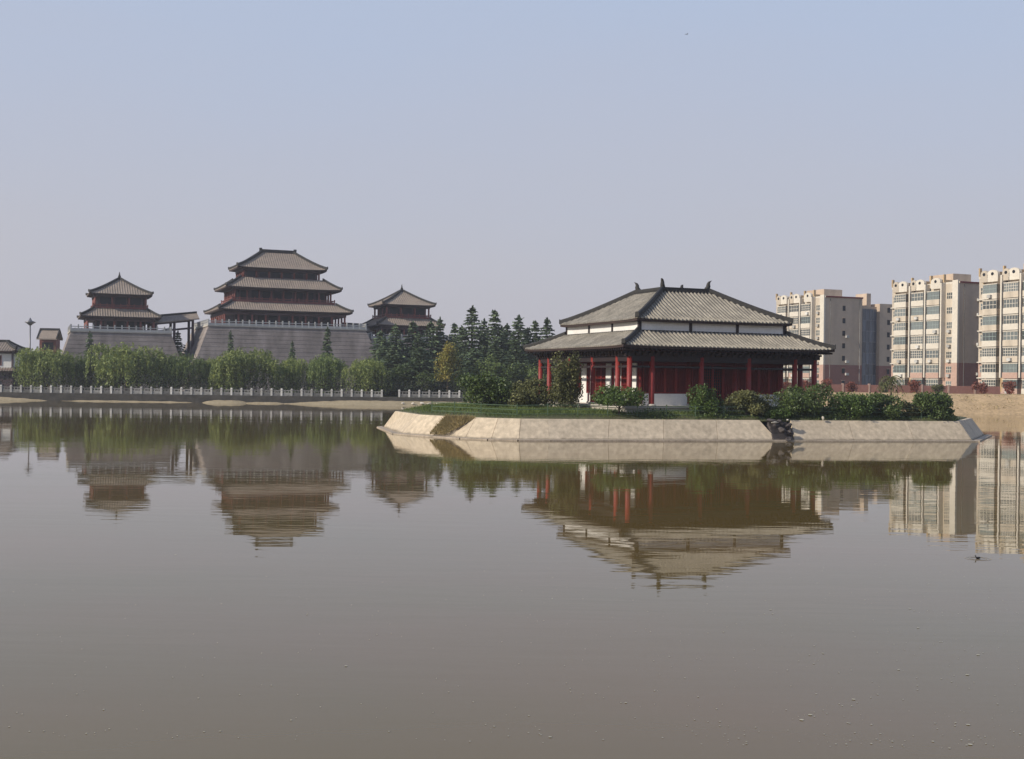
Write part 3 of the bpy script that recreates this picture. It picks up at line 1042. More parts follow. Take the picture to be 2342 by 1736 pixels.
def mk_bush(name, mat, H=2.2, Rx=1.6, Ry=1.4, seed=1, n=2600, size=.17, lobes=9, flat=1.0, base=.05):
    g = np.random.default_rng(seed)
    L_ = []
    for i in range(lobes):
        a = g.uniform(0, 6.28)
        r_ = math.sqrt(g.uniform(0, 1)) * .62
        rr = g.uniform(.30, .46)
        zc = H * (base + (1 - base) * g.uniform(.16, 1 - rr * .72 * (.7 + r_ * .6)))
        L_.append((math.cos(a) * r_ * Rx, math.sin(a) * r_ * Ry, zc, rr))
    P_ = []
    for i in range(n):
        lx, ly, lz, rr = L_[i % lobes]
        v = g.normal(size=3)
        v /= np.linalg.norm(v)
        k = g.uniform(.55, 1.05) if g.random() < .85 else g.uniform(.9, 1.25)
        p = np.array([lx + v[0] * rr * Rx * k, ly + v[1] * rr * Ry * k, lz + v[2] * rr * H * .62 * k * flat])
        if p[2] < H * base:
            p[2] = H * base + g.uniform(0, .12 * H)
        P_.append(p)
    return leaves_mesh(name, np.array(P_), size, mat, None, .62, g)

def trunk_mesh(h, r0, r1, limbs, seed, spread=1.2, limb_h=.8, bendy=.1):
    g = random.Random(seed)
    m_ = MB()
    bend = (g.uniform(-bendy, bendy) * h, g.uniform(-bendy, bendy) * h)
    pts_ = [(bend[0] * (t ** 2), bend[1] * (t ** 2), h * t - (.15 if t == 0 else 0)) for t in (0, .12, .35, .6, .85, 1)]
    m_.tube(pts_, [r0 * 1.35, r0, r0 * .85, r0 * .65, (r0 + r1) * .4, r1], 8)
    for i in range(limbs):
        a = 6.28 * i / max(1, limbs) + g.uniform(-.4, .4)
        t = g.uniform(.35, .8)
        p0 = Vector((bend[0] * t * t, bend[1] * t * t, h * t))
        d = Vector((math.cos(a), math.sin(a), 0))
        m_.tube([p0, p0 + d * spread * .45 + Vector((0, 0, limb_h * .55)), p0 + d * spread + Vector((0, 0, limb_h))], [r0 * .42, r0 * .28, r0 * .1], 6)
    return m_.mesh('trunk', M['bark'], smooth=True)

def plant(name, label, cat, loc, crown, trunk, rz, sc, group):
    t = thing(name, label, cat, loc, rz, group)
    t.scale = sc
    OFF[t.name] = 0
    put('crown', crown, t)
    if trunk:
        put('trunk', trunk, t)
    return t

WIL = [mk_willow('willow_crown', M['leaf_willow'], seed=3), mk_willow('willow_crown', M['leaf_willow2'], seed=5), mk_willow('willow_crown', M['leaf_willow'], seed=8, Rr=4.3)]
WT_ = [trunk_mesh(5.2, .24, .09, 5, s, 1.9, 1.6) for s in (1, 2, 3)]
WG = 'willows along the far bank'
for i, (x, y, zt, hw, k, l) in enumerate([
    (-79.43, 201, 9.2, 3.9, 0, 'rounded green willow right beside the white walled gate lodge'),
    (-74.2, 205, 8.1, 3.1, 1, 'small willow between the lodge willow and the wide one before the square tower'),
    (-65.3, 200, 9.8, 5.2, 2, 'widest hanging willow in front of the smaller square tower podium'),
    (-57.6, 203, 8.15, 3.9, 1, 'willow under the open timber gallery between the two podiums'),
    (-52.6, 206, 7.7, 2.8, 0, 'low willow before the sunlit flank of the great podium'),
    (-45.1, 199, 9.2, 4.9, 2, 'broad drooping willow before the great podium under the thin dark conifer'),
    (-38.0, 204, 7.9, 2.8, 0, 'narrow willow at the middle of the great podium wall'),
    (-32.1, 203, 8.5, 3.2, 1, 'willow beside the tallest conifer of the great podium wall'),
    (-24.3, 198, 7.9, 3.9, 0, 'bright willow where the podium wall meets the dark cedar wood')]):
    gz = land_z(x)
    h = zt - gz
    plant('willow_tree', l, 'tree', (x, y, gz), WIL[k], WT_[k], i * 1.37, (hw / 3.45, hw / 3.6, h / 8.0), WG)
for i, (x, y, zt, hw) in enumerate([(-89, 224, 8.2, 3.6), (-70, 207, 7.2, 3.2)]):
    l = ['willow behind the white walled gate lodge', 'low willow half hidden behind the two at the square tower'][i]
    plant('willow_tree', l, 'tree', (x, y, 1.25), WIL[i], WT_[i], i * 2.1 + 1, (hw / 4.0, hw / 4.0, (zt - 1.25) / 8.0), WG)
yc = mk_bush('yellow_crown', M['leaf_yellow'], 9.2, 2.5, 2.3, 14, 2600, .36, 14, 1.0, .28)
plant('broadleaf_tree', 'yellowing green tree with a bare trunk in front of the dark cedars', 'tree', (-10.74, 197, 1.3), yc, trunk_mesh(6.2, .17, .07, 4, 9, 1.1, 1.3), .4, (1, 1, 1.0), None)

CED = [mk_cedar('cedar_crown', M['leaf_cedar'], seed=s) for s in (1, 2, 3)]
CT = trunk_mesh(11, .22, .05, 0, 4, bendy=.004)
SL = [mk_cedar('conifer_crown', M['leaf_cedar'], H=11, Rr=1.8, seed=s) for s in (11, 12)]
CG = 'dark cedars in the wood beside the pavilion'
for i, (x, y, zt, hw, l) in enumerate([
    (-23.98, 214, 13.0, 3.2, 'cedar at the podium edge of the dark wood, leftmost of its cedars'),
    (-21.4, 216, 14.2, 3.9, 'cedar before the lower roof of the small right tower, second from the podium'),
    (-18.4, 218, 14.8, 3.8, 'cedar directly below the right tower, its tip against the tower roof'),
    (-15.2, 219, 15.0, 3.5, 'cedar reaching the eave corner at the right of the small right tower'),
    (-13.6, 221, 15.85, 3.0, 'cedar with the first free spire right of the small tower'),
    (-10.8, 220, 14.7, 3.2, 'shorter cedar between the first spire and the tallest spire'),
    (-7.24, 212, 17.5, 4.0, 'tallest cedar of the wood, its spire highest against the sky'),
    (-5.2, 216, 15.4, 3.0, 'cedar squeezed just right of the tallest spire'),
    (-3.2, 211, 16.7, 3.8, 'second tallest cedar, its spire next right of the tallest'),
    (-1.0, 216, 14.6, 3.2, 'lower cedar between the second and third tall spires'),
    (1.1, 210, 15.85, 3.6, 'third tall spire of the cedar wood, nearest the pavilion eave'),
    (4.1, 214, 15.0, 3.4, 'cedar partly hidden by the pavilion eave corner'),
    (6.1, 209, 15.4, 3.2, 'cedar just over the pavilion eave, rightmost visible cedar tip'),
    (-20.4, 203, 10.2, 3.9, 'low broad cedar behind the bright end willow'),
    (-15.8, 201, 9.6, 4.3, 'low broad cedar just left of the yellowing tree'),
    (-6.5, 202, 9.8, 3.8, 'low broad cedar just right of the yellowing tree'),
    (-3.2, 204, 10.7, 4.1, 'broad cedar over the bush at the left end of the island'),
    (.6, 201, 11.0, 4.0, 'broad cedar seen just left of the pavilion columns'),
    (-10.1, 206, 9.5, 3.6, 'dark cedar straight behind the yellowing tree'),
    (5.2, 203, 10.5, 4.0, 'broad dark cedar seen between the left pavilion columns'),
    (10.5, 206, 12.0, 4.0, 'cedar behind the left pavilion wall, seen through its columns'),
    (-9.2, 214, 14.0, 3.6, 'cedar filling the dip just left of the tallest spire'),
    (-2.0, 217, 14.2, 3.4, 'cedar filling the dip right of the second tallest spire'),
    (2.7, 216, 13.9, 3.4, 'cedar in the dip next to the third tall spire'),
    (-16.8, 212, 12.6, 3.6, 'cedar below the right eave of the small right tower'),
    (-22.8, 210, 11.6, 3.4, 'cedar against the end of the great podium wall')]):
    gz = land_z(x)
    plant('cedar_tree', l, 'tree', (x, y, gz), CED[i % 3], CT, i * 1.9, (hw / 2.2, hw / 2.4, (zt - gz) / 13.0), CG)
FG = 'leafy trees at the foot of the cedar wood'
fc = [mk_bush('leafy_crown', M['leaf_willow2'], 7.5, 2.9, 2.6, 61, 2600, .38, 13, 1.0, .12), mk_bush('leafy_crown', M['leaf_bush'], 7.5, 2.9, 2.6, 62, 2600, .38, 13, 1.0, .12)]
for i, (x, y, zt, hw, k, l) in enumerate([
    (-18.6, 199, 7.0, 2.6, 1, 'small leafy tree between the bright end willow and the yellowing tree'),
    (-14.6, 198.5, 5.6, 2.2, 0, 'low leafy tree immediately left of the yellowing trunk'),
    (-7.6, 198.5, 6.0, 2.5, 0, 'low leafy tree immediately right of the yellowing trunk'),
    (-4.0, 199, 8.2, 3.2, 0, 'green leafy tree rising behind the dark island shrub'),
    (-.2, 198, 7.4, 3.0, 1, 'dark leafy tree behind the olive island shrub'),
    (3.4, 198.5, 6.8, 3.0, 0, 'leafy tree glimpsed between the two leftmost pavilion columns')]):
    plant('leafy_tree', l, 'tree', (x, y, 1.3), fc[k], WT_[k], i * 1.7, (hw / 2.7, hw / 2.7, (zt - 1.3) / 7.3), FG)
SG = 'thin conifers in front of the podium walls'
for i, (x, y, zt, hw, l) in enumerate([
    (-75.9, 212, 12.1, 1.9, 'conifer standing before the podium of the smaller square tower'),
    (-51.1, 214, 12.6, 1.5, 'thin conifer before the left part of the great podium wall'),
    (-39.9, 214, 10.9, 1.5, 'shortest conifer spire at the middle of the great podium wall'),
    (-33.4, 213, 13.4, 2.2, 'tallest conifer spire before the great podium, near its right end')]):
    plant('conifer_tree', l, 'tree', (x, y, 1.3), SL[i % 2], CT, i * 1.3, (hw / 1.8, hw / 1.8, (zt - 1.3) / 11.0), SG)
for i, (x, y, zt, hw, l) in enumerate([
    (-70.4, 238, 12.5, 3.0, 'dark blue green conifer under the gallery next to the square tower'),
    (-66.9, 236, 13.2, 2.8, 'dark conifer under the gallery next to the great podium')]):
    plant('conifer_tree', l, 'tree', (x, y, 1.3), CED[i], CT, i + .5, (hw / 2.2, hw / 2.2, (zt - 1.3) / 13.0), 'dark conifers under the timber gallery')

BG = 'shrubs on the pavilion island'
def bush(label, x, y, zt, hw, mat, seed, name='shrub', n=2600, size=.17, lobes=9, depth=.85, flat=1.0, stem=True, base=.05, zb=None):
    gz = isl_z(x, y)[0] - .05 if zb is None else zb
    h = zt - gz
    cm = mk_bush('shrub_crown', M[mat], h, hw, hw * depth, seed, n, size, lobes, flat, base)
    t = thing(name, label, 'shrub', (x, y, gz), 0, BG)
    OFF[t.name] = 0
    put('crown', cm, t)
    if stem:
        put('trunk', trunk_mesh(h * .6, .05 + .012 * h, .02, 5, seed, hw * .5, h * .25), t)
    return t
bush('dark broad shrub at the left end of the island lawn', -2.0, 99, 5.0, 2.9, 'leaf_bush', 1, n=6500, size=.22, lobes=15)
bush('olive green shrub between the left shrub and the pavilion columns', 1.6, 98, 4.7, 2.5, 'leaf_olive', 2, n=5600, size=.22, lobes=13)
bush('tall climbing shrub against the left pavilion wall between red columns', 4.4, 96.6, 7.0, 1.5, 'leaf_olive', 3, n=6500, size=.19, lobes=18)
bush('flat topped shrub on bare stems before the near pavilion corner', 8.15, 89.4, 3.95, 2.25, 'leaf_bright', 4, n=4200, size=.17, lobes=13, base=.40, flat=.8)
bush('rounded light green bush before the pavilion steps', 15.0, 90.9, 4.5, 1.5, 'leaf_bright', 5, n=4200, size=.16, lobes=11)
bush('loose brownish shrub right of the rounded bush before the dark hall front', 18.2, 91.6, 4.0, 2.0, 'leaf_olive', 6, n=4600, size=.18, lobes=12)
bush('biggest dark bush under the right pavilion corner', 22.9, 92.9, 4.5, 2.6, 'leaf_bush', 7, n=7500, size=.19, lobes=17)
bush('low leafy bush in front of the biggest dark bush by the rocks', 20.6, 91.4, 2.9, 1.5, 'leaf_bright', 8, n=2600, size=.16, lobes=9)
bush('green hedge like bush just right of the biggest dark bush', 26.6, 93.7, 3.9, 2.3, 'leaf_bright', 9, n=6200, size=.18, lobes=15)
bush('green bush directly left of the small palm', 29.4, 94.2, 3.8, 2.1, 'leaf_bush', 10, n=5600, size=.18, lobes=14)
bush('thin reddish brown bush just right of the small palm', 31.9, 94.8, 3.2, 1.5, 'leaf_olive', 11, n=1800, size=.16, lobes=8)
bush('last dark bush at the right end of the island', 33.7, 95.1, 4.1, 1.95, 'leaf_bush', 12, n=6500, size=.19, lobes=16)
bush('small low bush at the very right end of the island rim', 35.0, 95.9, 2.7, 1.0, 'leaf_bright', 13, n=1800, size=.16, lobes=8)
gp = []
for _ in range(9000):
    x = rnd.uniform(9.5, 36)
    y = 86.9 + (x - 2.6) * .2243 + abs(rnd.gauss(0, 1.3))
    z = inside(x, y, .12)
    if z and not (19.2 < x < 22.0 and y < 91.6):
        gp.append((x, y, z + rnd.random() ** 1.6 * (.35 + .25 * math.sin(x * 1.3))))
o = bpy.data.objects.new('ground_cover', leaves_mesh('ground_cover', np.array(gp), .16, M['leaf_bush'], None, .6))
COL.objects.link(o)
o['kind'] = 'stuff'
# the small palm with hanging fronds
pm = thing('palm_tree', 'small thin palm with drooping fronds near the right end of the island', 'tree', (31.2, 97.2, 1.95), 0)
OFF[pm.name] = 0
MB().tube([(0, 0, -.1), (.04, 0, 1.2), (0, .03, 3.0)], [.10, .075, .07], 8).build('trunk', M['bark'], pm, smooth=True)
fv = []
for i in range(17):
    a, el = i * 2.4, .9 - .09 * i
    m_ = MB()
    L = 1.15
    pts_ = []
    for k in range(7):
        u = k / 6
        pts_.append(Vector((math.cos(a) * L * u * math.cos(el * .6), math.sin(a) * L * u * math.cos(el * .6), 3.0 + L * (math.sin(el) * u - .9 * u * u))))
    s = Vector((-math.sin(a), math.cos(a), 0))
    for k in range(1, 7):
        w = .34 * math.sin(math.pi * min(.95, k / 6.6))
        for sg in (-1, 1):
            d = (pts_[k] - pts_[k - 1])
            m_.add([pts_[k - 1], pts_[k - 1] + d * .55, pts_[k] + s * sg * w + Vector((0, 0, -.12)) + d * .4], [(0, 1, 2)])
    m_.tube(pts_, [.02] * 6 + [.006], 4)
    m_.build('frond', M['leaf_olive'], pm)

# ------------------------------------------------------------------ white railing on the far bank
def far_rail(name, label, x0, x1, y, z, gap):
    t = thing(name, label, 'railing', (x0, y, z), 0, 'white stone railings on the far bank')
    n_ = round((x1 - x0) / gap)
    pm_ = MB().box(-.15, .15, -.15, .15, 0, .92).frustum(.19, .19, .92, .19, .19, 1.0).frustum(.15, .15, 1.0, .11, .11, 1.2).mesh('post', M['rail'])
    rm = MB().box(.152, gap - .152, -.06, .06, .78, .90).box(.152, gap - .152, -.045, .045, .14, .52).box(.152, gap - .152, -.06, .06, .0, .1)
    for c in (.33, .67):
        rm.box(gap * c - .06, gap * c + .06, -.05, .05, .52, .78)
    rm = rm.mesh('rail_panel', M['railp'])
    for i in range(n_ + 1):
        put('post', pm_, t, (i * gap, 0, z))
        if i < n_:
            put('rail_panel', rm, t, (i * gap, 0, z))
far_rail('stone_railing', 'long white stone railing along the far bank in front of the willows', -92.3, -21.0, 190.9, 1.27, 1.62)
far_rail('stone_railing', 'short white stone railing behind the left end of the island', -18.2, 4.0, 190.9, 1.33, 1.62)

# hedges behind the railing
def hedge(label, x0, x1, y, z0, h, d, mat, seed, density=26, cat='hedge', name='hedge', size=.26):
    g = np.random.default_rng(seed)
    n_ = int((x1 - x0) * density)
    p = np.stack([g.uniform(x0, x1, n_), y + g.uniform(-d / 2, d / 2, n_), z0 + h * g.uniform(0, 1, n_) ** .7 * (1 + .18 * np.sin(g.uniform(x0, x1, n_) * 0.9))], 1)
    p[:, 2] += .25 * np.sin(p[:, 0] * .8) * (p[:, 2] - z0) / h
    o = bpy.data.objects.new(name, leaves_mesh(name, p, size, M[mat], None, .6, g))
    COL.objects.link(o)
    tag(o, label, cat)
    return o
hedge('dark clipped hedge behind the long white railing', -110, -20, 195.0, 1.2, 2.9, 2.2, 'leaf_hedge', 31, 110)
hedge('low dark undergrowth hedge behind the short white railing', -19.5, 12, 195.0, 1.3, 2.6, 2.2, 'leaf_hedge', 32, 110)

for i, l in enumerate(['first pale shore stone below the corner post of the short white railing', 'second pale shore stone from the corner of the short white railing',
                       'third pale shore stone from the corner of the short white railing', 'fourth pale shore stone from the corner of the short white railing',
                       'fifth pale shore stone from the corner, over the island grass', 'sixth pale shore stone from the corner, nearly hidden by island grass']):
    rock('rock', l, (-17.2 + i * 1.35 + rnd.uniform(-.3, .3), 187.6 + rnd.uniform(-.4, .4), .42), (rnd.uniform(.35, .7), .4, rnd.uniform(.18, .32)), M['palerock'], 80 + i, 'pale stones on the far shore')

# ------------------------------------------------------------------ towers on their brick podiums
def podium(parent, name, a0, b0, z0, a1, b1, z1, rail_gap):
    p = MB().frustum(a0, b0, z0, a1, b1, z1).build(name, M['podium'], parent)
    # brick courses standing a little proud
    cs = MB()
    n_ = int((z1 - z0) / .75)
    for i in range(1, n_):
        t = i / n_
        A, B, Z = a0 + (a1 - a0) * t + .015, b0 + (b1 - b0) * t + .015, z0 + (z1 - z0) * t
        cs.frustum(A, B, Z - .06, A, B, Z + .06)
    cs.build('brick_course', M['podium'], p, kind='stuff')
    MB().frustum(a1 + .18, b1 + .18, z1 + .002, a1 + .18, b1 + .18, z1 + .25).build('coping', M['stone'], p)
    post = MB()
    bar = MB()
    for (ax, bx_, hor) in ((a1, -b1, 1), (a1, b1, 1), (b1, -a1, 0), (b1, a1, 0)):
        n_ = int(2 * ax / rail_gap)
        for i in range(n_ + (1 if hor else 0)):
            c = -ax + (i + (0 if hor else .5)) * 2 * ax / n_
            x, y = (c, bx_) if hor else (bx_, c)
            post.box(x - .12, x + .12, y - .12, y + .12, z1 + .25, z1 + 1.42)
        if hor:
            bar.box(-ax + .13, ax - .13, bx_ - .05, bx_ + .05, z1 + .95, z1 + 1.1)
            bar.box(-ax + .13, ax - .13, bx_ - .045, bx_ + .045, z1 + .255, z1 + .7)
        else:
            bar.box(bx_ - .05, bx_ + .05, -ax + .13, ax - .13, z1 + .953, z1 + 1.103)
            bar.box(bx_ - .045, bx_ + .045, -ax + .13, ax - .13, z1 + .256, z1 + .703)
    bl = post.build('balustrade', M['rail'], parent, kind='stuff')
    bar.build('rail_bar', M['rail'], bl, kind='stuff')
    return p

def storey(parent, a, b, z0, z1, ca, cb, nx, ny, wall='wall_far', windows=True, name='storey_wall'):
    w = MB().frustum(a, b, z0, a, b, z1).build(name, M[wall], parent)
    cm = MB().tube([(0, 0, z0), (0, 0, z1)], .2, 8).mesh('column', M['red_far'], smooth=True)
    pos = []
    for i in range(nx + 1):
        x = -ca + 2 * ca * i / nx
        pos += [(x, -cb), (x, cb)]
    for i in range(1, ny):
        y = -cb + 2 * cb * i / ny
        pos += [(-ca, y), (ca, y)]
    for x, y in pos:
        put('column', cm, parent, (x, y, 0 + OFF.get(parent.name, 0) * 0))
    if windows:
        h0, h1 = z0 + (z1 - z0) * .3, z0 + (z1 - z0) * .82
        for i in range(nx):
            x0, x1 = -a + 2 * a * (i + .14) / nx, -a + 2 * a * (i + .86) / nx
            for sy in (-1, 1):
                m_ = MB().box(x0, x1, sy * (b + .035) - .03, sy * (b + .035) + .03, h0, h1)
                win = m_.build('window', M['opening'], w)
        for i in range(ny):
            y0, y1 = -b + 2 * b * (i + .14) / ny, -b + 2 * b * (i + .86) / ny
            for sx in (-1, 1):
                MB().box(sx * (a + .035) - .03, sx * (a + .035) + .03, y0, y1, h0, h1).build('window', M['opening'], w)
    # head beam
    hb = MB().frustum(ca + .25, cb + .25, z1 - .55, ca + .25, cb + .25, z1 - .05)
    hb.build('head_beam', M['wall_far'], w)
    return w
def balcony(parent, a, b, z, n_, h=.95):
    m_ = MB()
    for i in range(n_ + 1):
        x = -a + 2 * a * i / n_
        for sy in (-1, 1):
            m_.box(x - .09, x + .09, sy * b - .09, sy * b + .09, z, z + h + .2)
    for sy in (-1, 1):
        m_.box(-a + .1, a - .1, sy * b - .05, sy * b + .05, z + h - .16, z + h)
        m_.box(-a + .1, a - .1, sy * b - .04, sy * b + .04, z + .1, z + h - .35)
    for sx in (-1, 1):
        m_.box(sx * a - .05, sx * a + .05, -b + .1, b - .1, z + h - .163, z + h - .003)
        m_.box(sx * a - .04, sx * a + .04, -b + .1, b - .1, z + .103, z + h - .353)
    m_.build('balcony_rail', M['red_far'], parent, kind='stuff')

TR = RZ
GZ = 1.2
gt = thing('great_tower', 'large three tiered ancient style hall on a high grey brick podium', 'tower', (-48.4, 242.4, GZ), TR)
OFF[gt.name] = GZ
podium(gt, 'podium', 20.4, 17.4, GZ, 15.4, 12.5, 13.8, 1.25)
storey(gt, 9.9, 7.0, 13.8, 17.0, 11.9, 9.1, 9, 7)
r1, P1 = roof(gt, 'lower_roof', 13.2, 10.4, 10.4, 7.6, 17.35, 19.0, M['tile_far'], .46, .11 , .16, .3, 9.9, 7.0, steps=4, rib_seg=3)
hips(r1, P1, .45, .45, tip=.22)
storey(gt, 8.7, 5.6, 18.6, 22.0, 9.6, 6.4, 8, 6)
balcony(gt, 10.2, 7.3, 18.9, 14)
r2, P2 = roof(gt, 'middle_roof', 11.5, 8.0, 8.3, 5.0, 21.95, 24.1, M['tile_far'], .46, .11, .16, .3, 8.7, 5.6, steps=4, rib_seg=3)
hips(r2, P2, .45, .45, tip=.22)
storey(gt, 7.2, 3.9, 23.7, 26.0, 7.6, 4.3, 6, 4)
r3, P3 = roof(gt, 'upper_roof', 9.0, 5.5, 3.3, .12, 26.1, 29.75, M['tile_far'], .46, .11, .2, .3, 7.2, 3.9, steps=7, rib_seg=3, pw=1.15)
hips(r3, P3, .45, .5, tip=.22)
MB().box(-3.5, 3.5, -.28, .28, 29.6, 30.35).build('main_ridge', M['ridge'], r3)
for s in (-1, 1):
    MB().box(s * 3.52 - .26, s * 3.52 + .26, -.3, .3, 29.9, 30.6).build('ridge_ornament', M['ridge'], r3)

def side_tower(label, x, y, zp, a_p):
    t = thing('corner_tower', label, 'tower', (x, y, GZ), TR, 'square towers beside the great hall')
    OFF[t.name] = GZ
    podium(t, 'podium', a_p + 3.6, a_p + 3.6, GZ, a_p, a_p, zp, 1.25)
    storey(t, 4.6, 4.6, zp, 15.1, 6.0, 6.0, 5, 5)
    ra, Pa = roof(t, 'lower_roof', 7.3, 7.3, 4.75, 4.75, 15.35, 17.0, M['tile_far'], .46, .11, .15, .28, 4.6, 4.6, steps=4, rib_seg=3)
    hips(ra, Pa, .42, .42, tip=.2)
    storey(t, 4.15, 4.15, 16.6, 19.7, 4.6, 4.6, 3, 3)
    balcony(t, 4.95, 4.95, 16.9, 8, .8)
    rb, Pb = roof(t, 'upper_roof', 5.75, 5.75, .2, .2, 19.75, 22.95, M['tile_far'], .46, .11, .18, .28, 4.15, 4.15, steps=7, rib_seg=3, pw=1.15)
    hips(rb, Pb, .42, .42, tip=.22)
    MB().tube([(0, 0, 22.7), (0, 0, 23.1), (0, 0, 23.25), (0, 0, 23.5), (0, 0, 23.8), (0, 0, 24.4)], [.42, .42, .2, .3, .16, .06], 8).build('finial', M['ridge'], rb)
    return t
side_tower('square two tiered tower on a brick podium at the left of the great hall', -77.0, 230.8, 12.2, 9.0)
side_tower('square two tiered tower rising behind the cedars right of the great hall', -23.8, 252.3, 12.2, 9.0)

# timber galleries bridging the podiums
def gallery(label, x0, y0, z0, x1, y1, z1, posts, w=2.4, foot=1.2):
    t = thing('covered_gallery', label, 'gallery', (x0, y0, foot), 0, 'roofed galleries linking the towers')
    d = Vector((x1 - x0, y1 - y0, 0))
    L = d.length
    d.normalize()
    n_ = Vector((d.y, -d.x, 0))
    O = Vector((0, 0, -foot))
    def pt(u, off, z):
        return d * (u * L) + n_ * off + Vector((0, 0, (z0 + (z1 - z0) * u) + z)) + O
    m_ = MB()
    for sg in (-1, 1):
        m_.add([pt(0, sg * w, -1.25), pt(1, sg * w, -1.25), pt(1, 0, 0), pt(0, 0, 0), pt(0, sg * w, -1.45), pt(1, sg * w, -1.45), pt(1, 0, -.25), pt(0, 0, -.25)],
               [(0, 1, 2, 3), (7, 6, 5, 4), (0, 4, 5, 1), (1, 5, 6, 2), (3, 7, 4, 0)])
    ro = m_.build('roof', M['tile_far'], t)
    MB().sweep([pt(0, 0, -.1), pt(.5, 0, -.1), pt(1, 0, -.1)], .45, .4).build('ridge', M['ridge'], ro)
    for u in posts:
        for sg in (-1, 1):
            p = pt(u, sg * (w - .7), -1.0)
            MB().tube([(p.x, p.y, 0), (p.x, p.y, p.z)], .27, 8).build('post', M['wall_far'], t)
    for sg in (-1, 1):
        b_ = MB()
        for zz in (-1.5, -3.0):
            q0, q1 = pt(posts[0], sg * (w - .7), zz), pt(posts[-1], sg * (w - .7), zz)
            b_.tube([q0, q1], .19, 6)
        b_.build('tie_beam', M['wall_far'], t)
gallery('roofed timber gallery on tall posts between the square tower and the great hall', -72.0, 233, 17.0, -63.6, 237.5, 18.2, [.13, .5, .88], foot=1.2)
gallery('low roofed gallery between the great hall and the tower behind the cedars', -36.0, 249.5, 16.9, -28.0, 251.5, 16.6, [.3, .6, .9], foot=1.2)

# ------------------------------------------------------------------ small buildings at the left
lodge = thing('gate_lodge', 'white walled lodge with dark tiled roof and lattice window at the left bank', 'building', (-89.3, 207, 1.2), R(4))
OFF[lodge.name] = 1.2
MB().box(-2.6, 2.6, -2.6, 2.6, 1.2, 4.7).build('lower_wall', M['wall_far'], lodge)
MB().box(-3.0, 3.0, -3.0, 3.0, 4.7, 5.0).build('floor_band', M['red_far'], lodge)
uw = MB().box(-2.45, 2.45, -2.45, 2.45, 5.0, 7.75).build('upper_wall', M['white'], lodge)
for x in (-2.5, 2.5):
    for y in (-2.5, 2.5):
        MB().box(x - .14, x + .14, y - .14, y + .14, 5.0, 7.9).build('post', M['wall_far'], lodge)
for xc in (-.2,):
    fr = MB().box(xc - .85, xc - .72, -2.56, -2.452, 5.7, 7.4).box(xc + .72, xc + .85, -2.56, -2.452, 5.7, 7.4).box(xc - .72, xc + .72, -2.56, -2.452, 7.27, 7.4).box(xc - .72, xc + .72, -2.56, -2.452, 5.7, 5.83).box(xc - .05, xc + .05, -2.55, -2.453, 5.83, 7.27).build('window', M['red_far'], lodge)
    MB().box(xc - .72, xc + .72, -2.49, -2.453, 5.83, 7.27).build('pane', M['opening'], fr)
MB().box(-2.7, 2.7, -2.7, 2.7, 7.76, 8.05).build('head_beam', M['wall_far'], lodge)
rl, Pl = roof(lodge, 'roof', 3.35, 3.35, .9, .7, 8.2, 9.75, M['tile_far'], .45, .11, .3, .22, 2.5, 2.5, steps=4, rib_seg=3)
hips(rl, Pl, .35, .35, tip=.4)
MB().box(-1.1, 1.1, -.22, .22, 9.7, 10.2).box(-1.0, 1.0, -.8, .8, 9.55, 9.72).build('ridge', M['ridge'], rl)
MB().box(2.65, 4.6, -1.2, 1.2, 1.2, 4.9).build('side_wall', M['wall_far'], lodge)
MB().box(2.65, 4.5, -1.0, 1.0, 4.9, 5.7).build('side_parapet', M['white'], lodge)

rs_, Ps = roof(lodge, 'skirt_roof', 3.3, 3.3, 2.5, 2.5, 4.75, 5.3, M['tile_far'], .45, .11, .2, .18, 2.4, 2.4, steps=3, rib_seg=3)
hips(rs_, Ps, .3, .3, tip=.2)
gate = thing('gate_tower', 'small gabled grey roofed gatehouse showing above the first willow', 'building', (-101.9, 260, 1.2), R(6))
OFF[gate.name] = 1.2
MB().box(-1.75, 1.75, -1.6, 1.6, 1.2, 11.9).build('wall', M['red_far'], gate)
MB().box(-1.2, 1.2, -1.66, -1.603, 9.6, 11.2).build('window', M['opening'], gate)
g_ = MB()
for sg in (-1, 1):
    g_.add([(-2.15, sg * 2.4, 12.0), (2.15, sg * 2.4, 12.0), (1.95, 0, 14.0), (-1.95, 0, 14.0), (-2.15, sg * 2.4, 11.75), (2.15, sg * 2.4, 11.75), (1.95, 0, 13.7), (-1.95, 0, 13.7)],
           [(0, 1, 2, 3), (7, 6, 5, 4), (0, 4, 5, 1), (1, 5, 6, 2), (3, 7, 4, 0)])
gr = g_.build('roof', M['tile_far'], gate)
MB().box(-2.1, 2.1, -.22, .22, 13.85, 14.35).build('ridge', M['ridge'], gr)
for sg in (-1, 1):
    for x in (-2.05, 2.05):
        MB().sweep([(x, sg * 2.4, 12.0), (x, sg * 1.2, 13.0), (x, sg * .25, 13.9)], .25, .22).build('verge', M['ridge'], gr)

lamp = thing('high_mast_lamp', 'tall grey mast lamp with a disc head behind the willows', 'street lamp', (-94.0, 230, 1.2))
OFF[lamp.name] = 1.2
MB().tube([(0, 0, 1.2), (0, 0, 7), (0, 0, 14.3)], [.22, .17, .12], 10).build('pole', M['steel'], lamp, smooth=True)
MB().tube([(0, 0, 13.7), (0, 0, 14.0), (0, 0, 14.35), (0, 0, 14.6), (0, 0, 15.2)], [.2, .55, 1.1, .35, .08], 14).build('lamp_head', M['steel'], lamp, smooth=True)

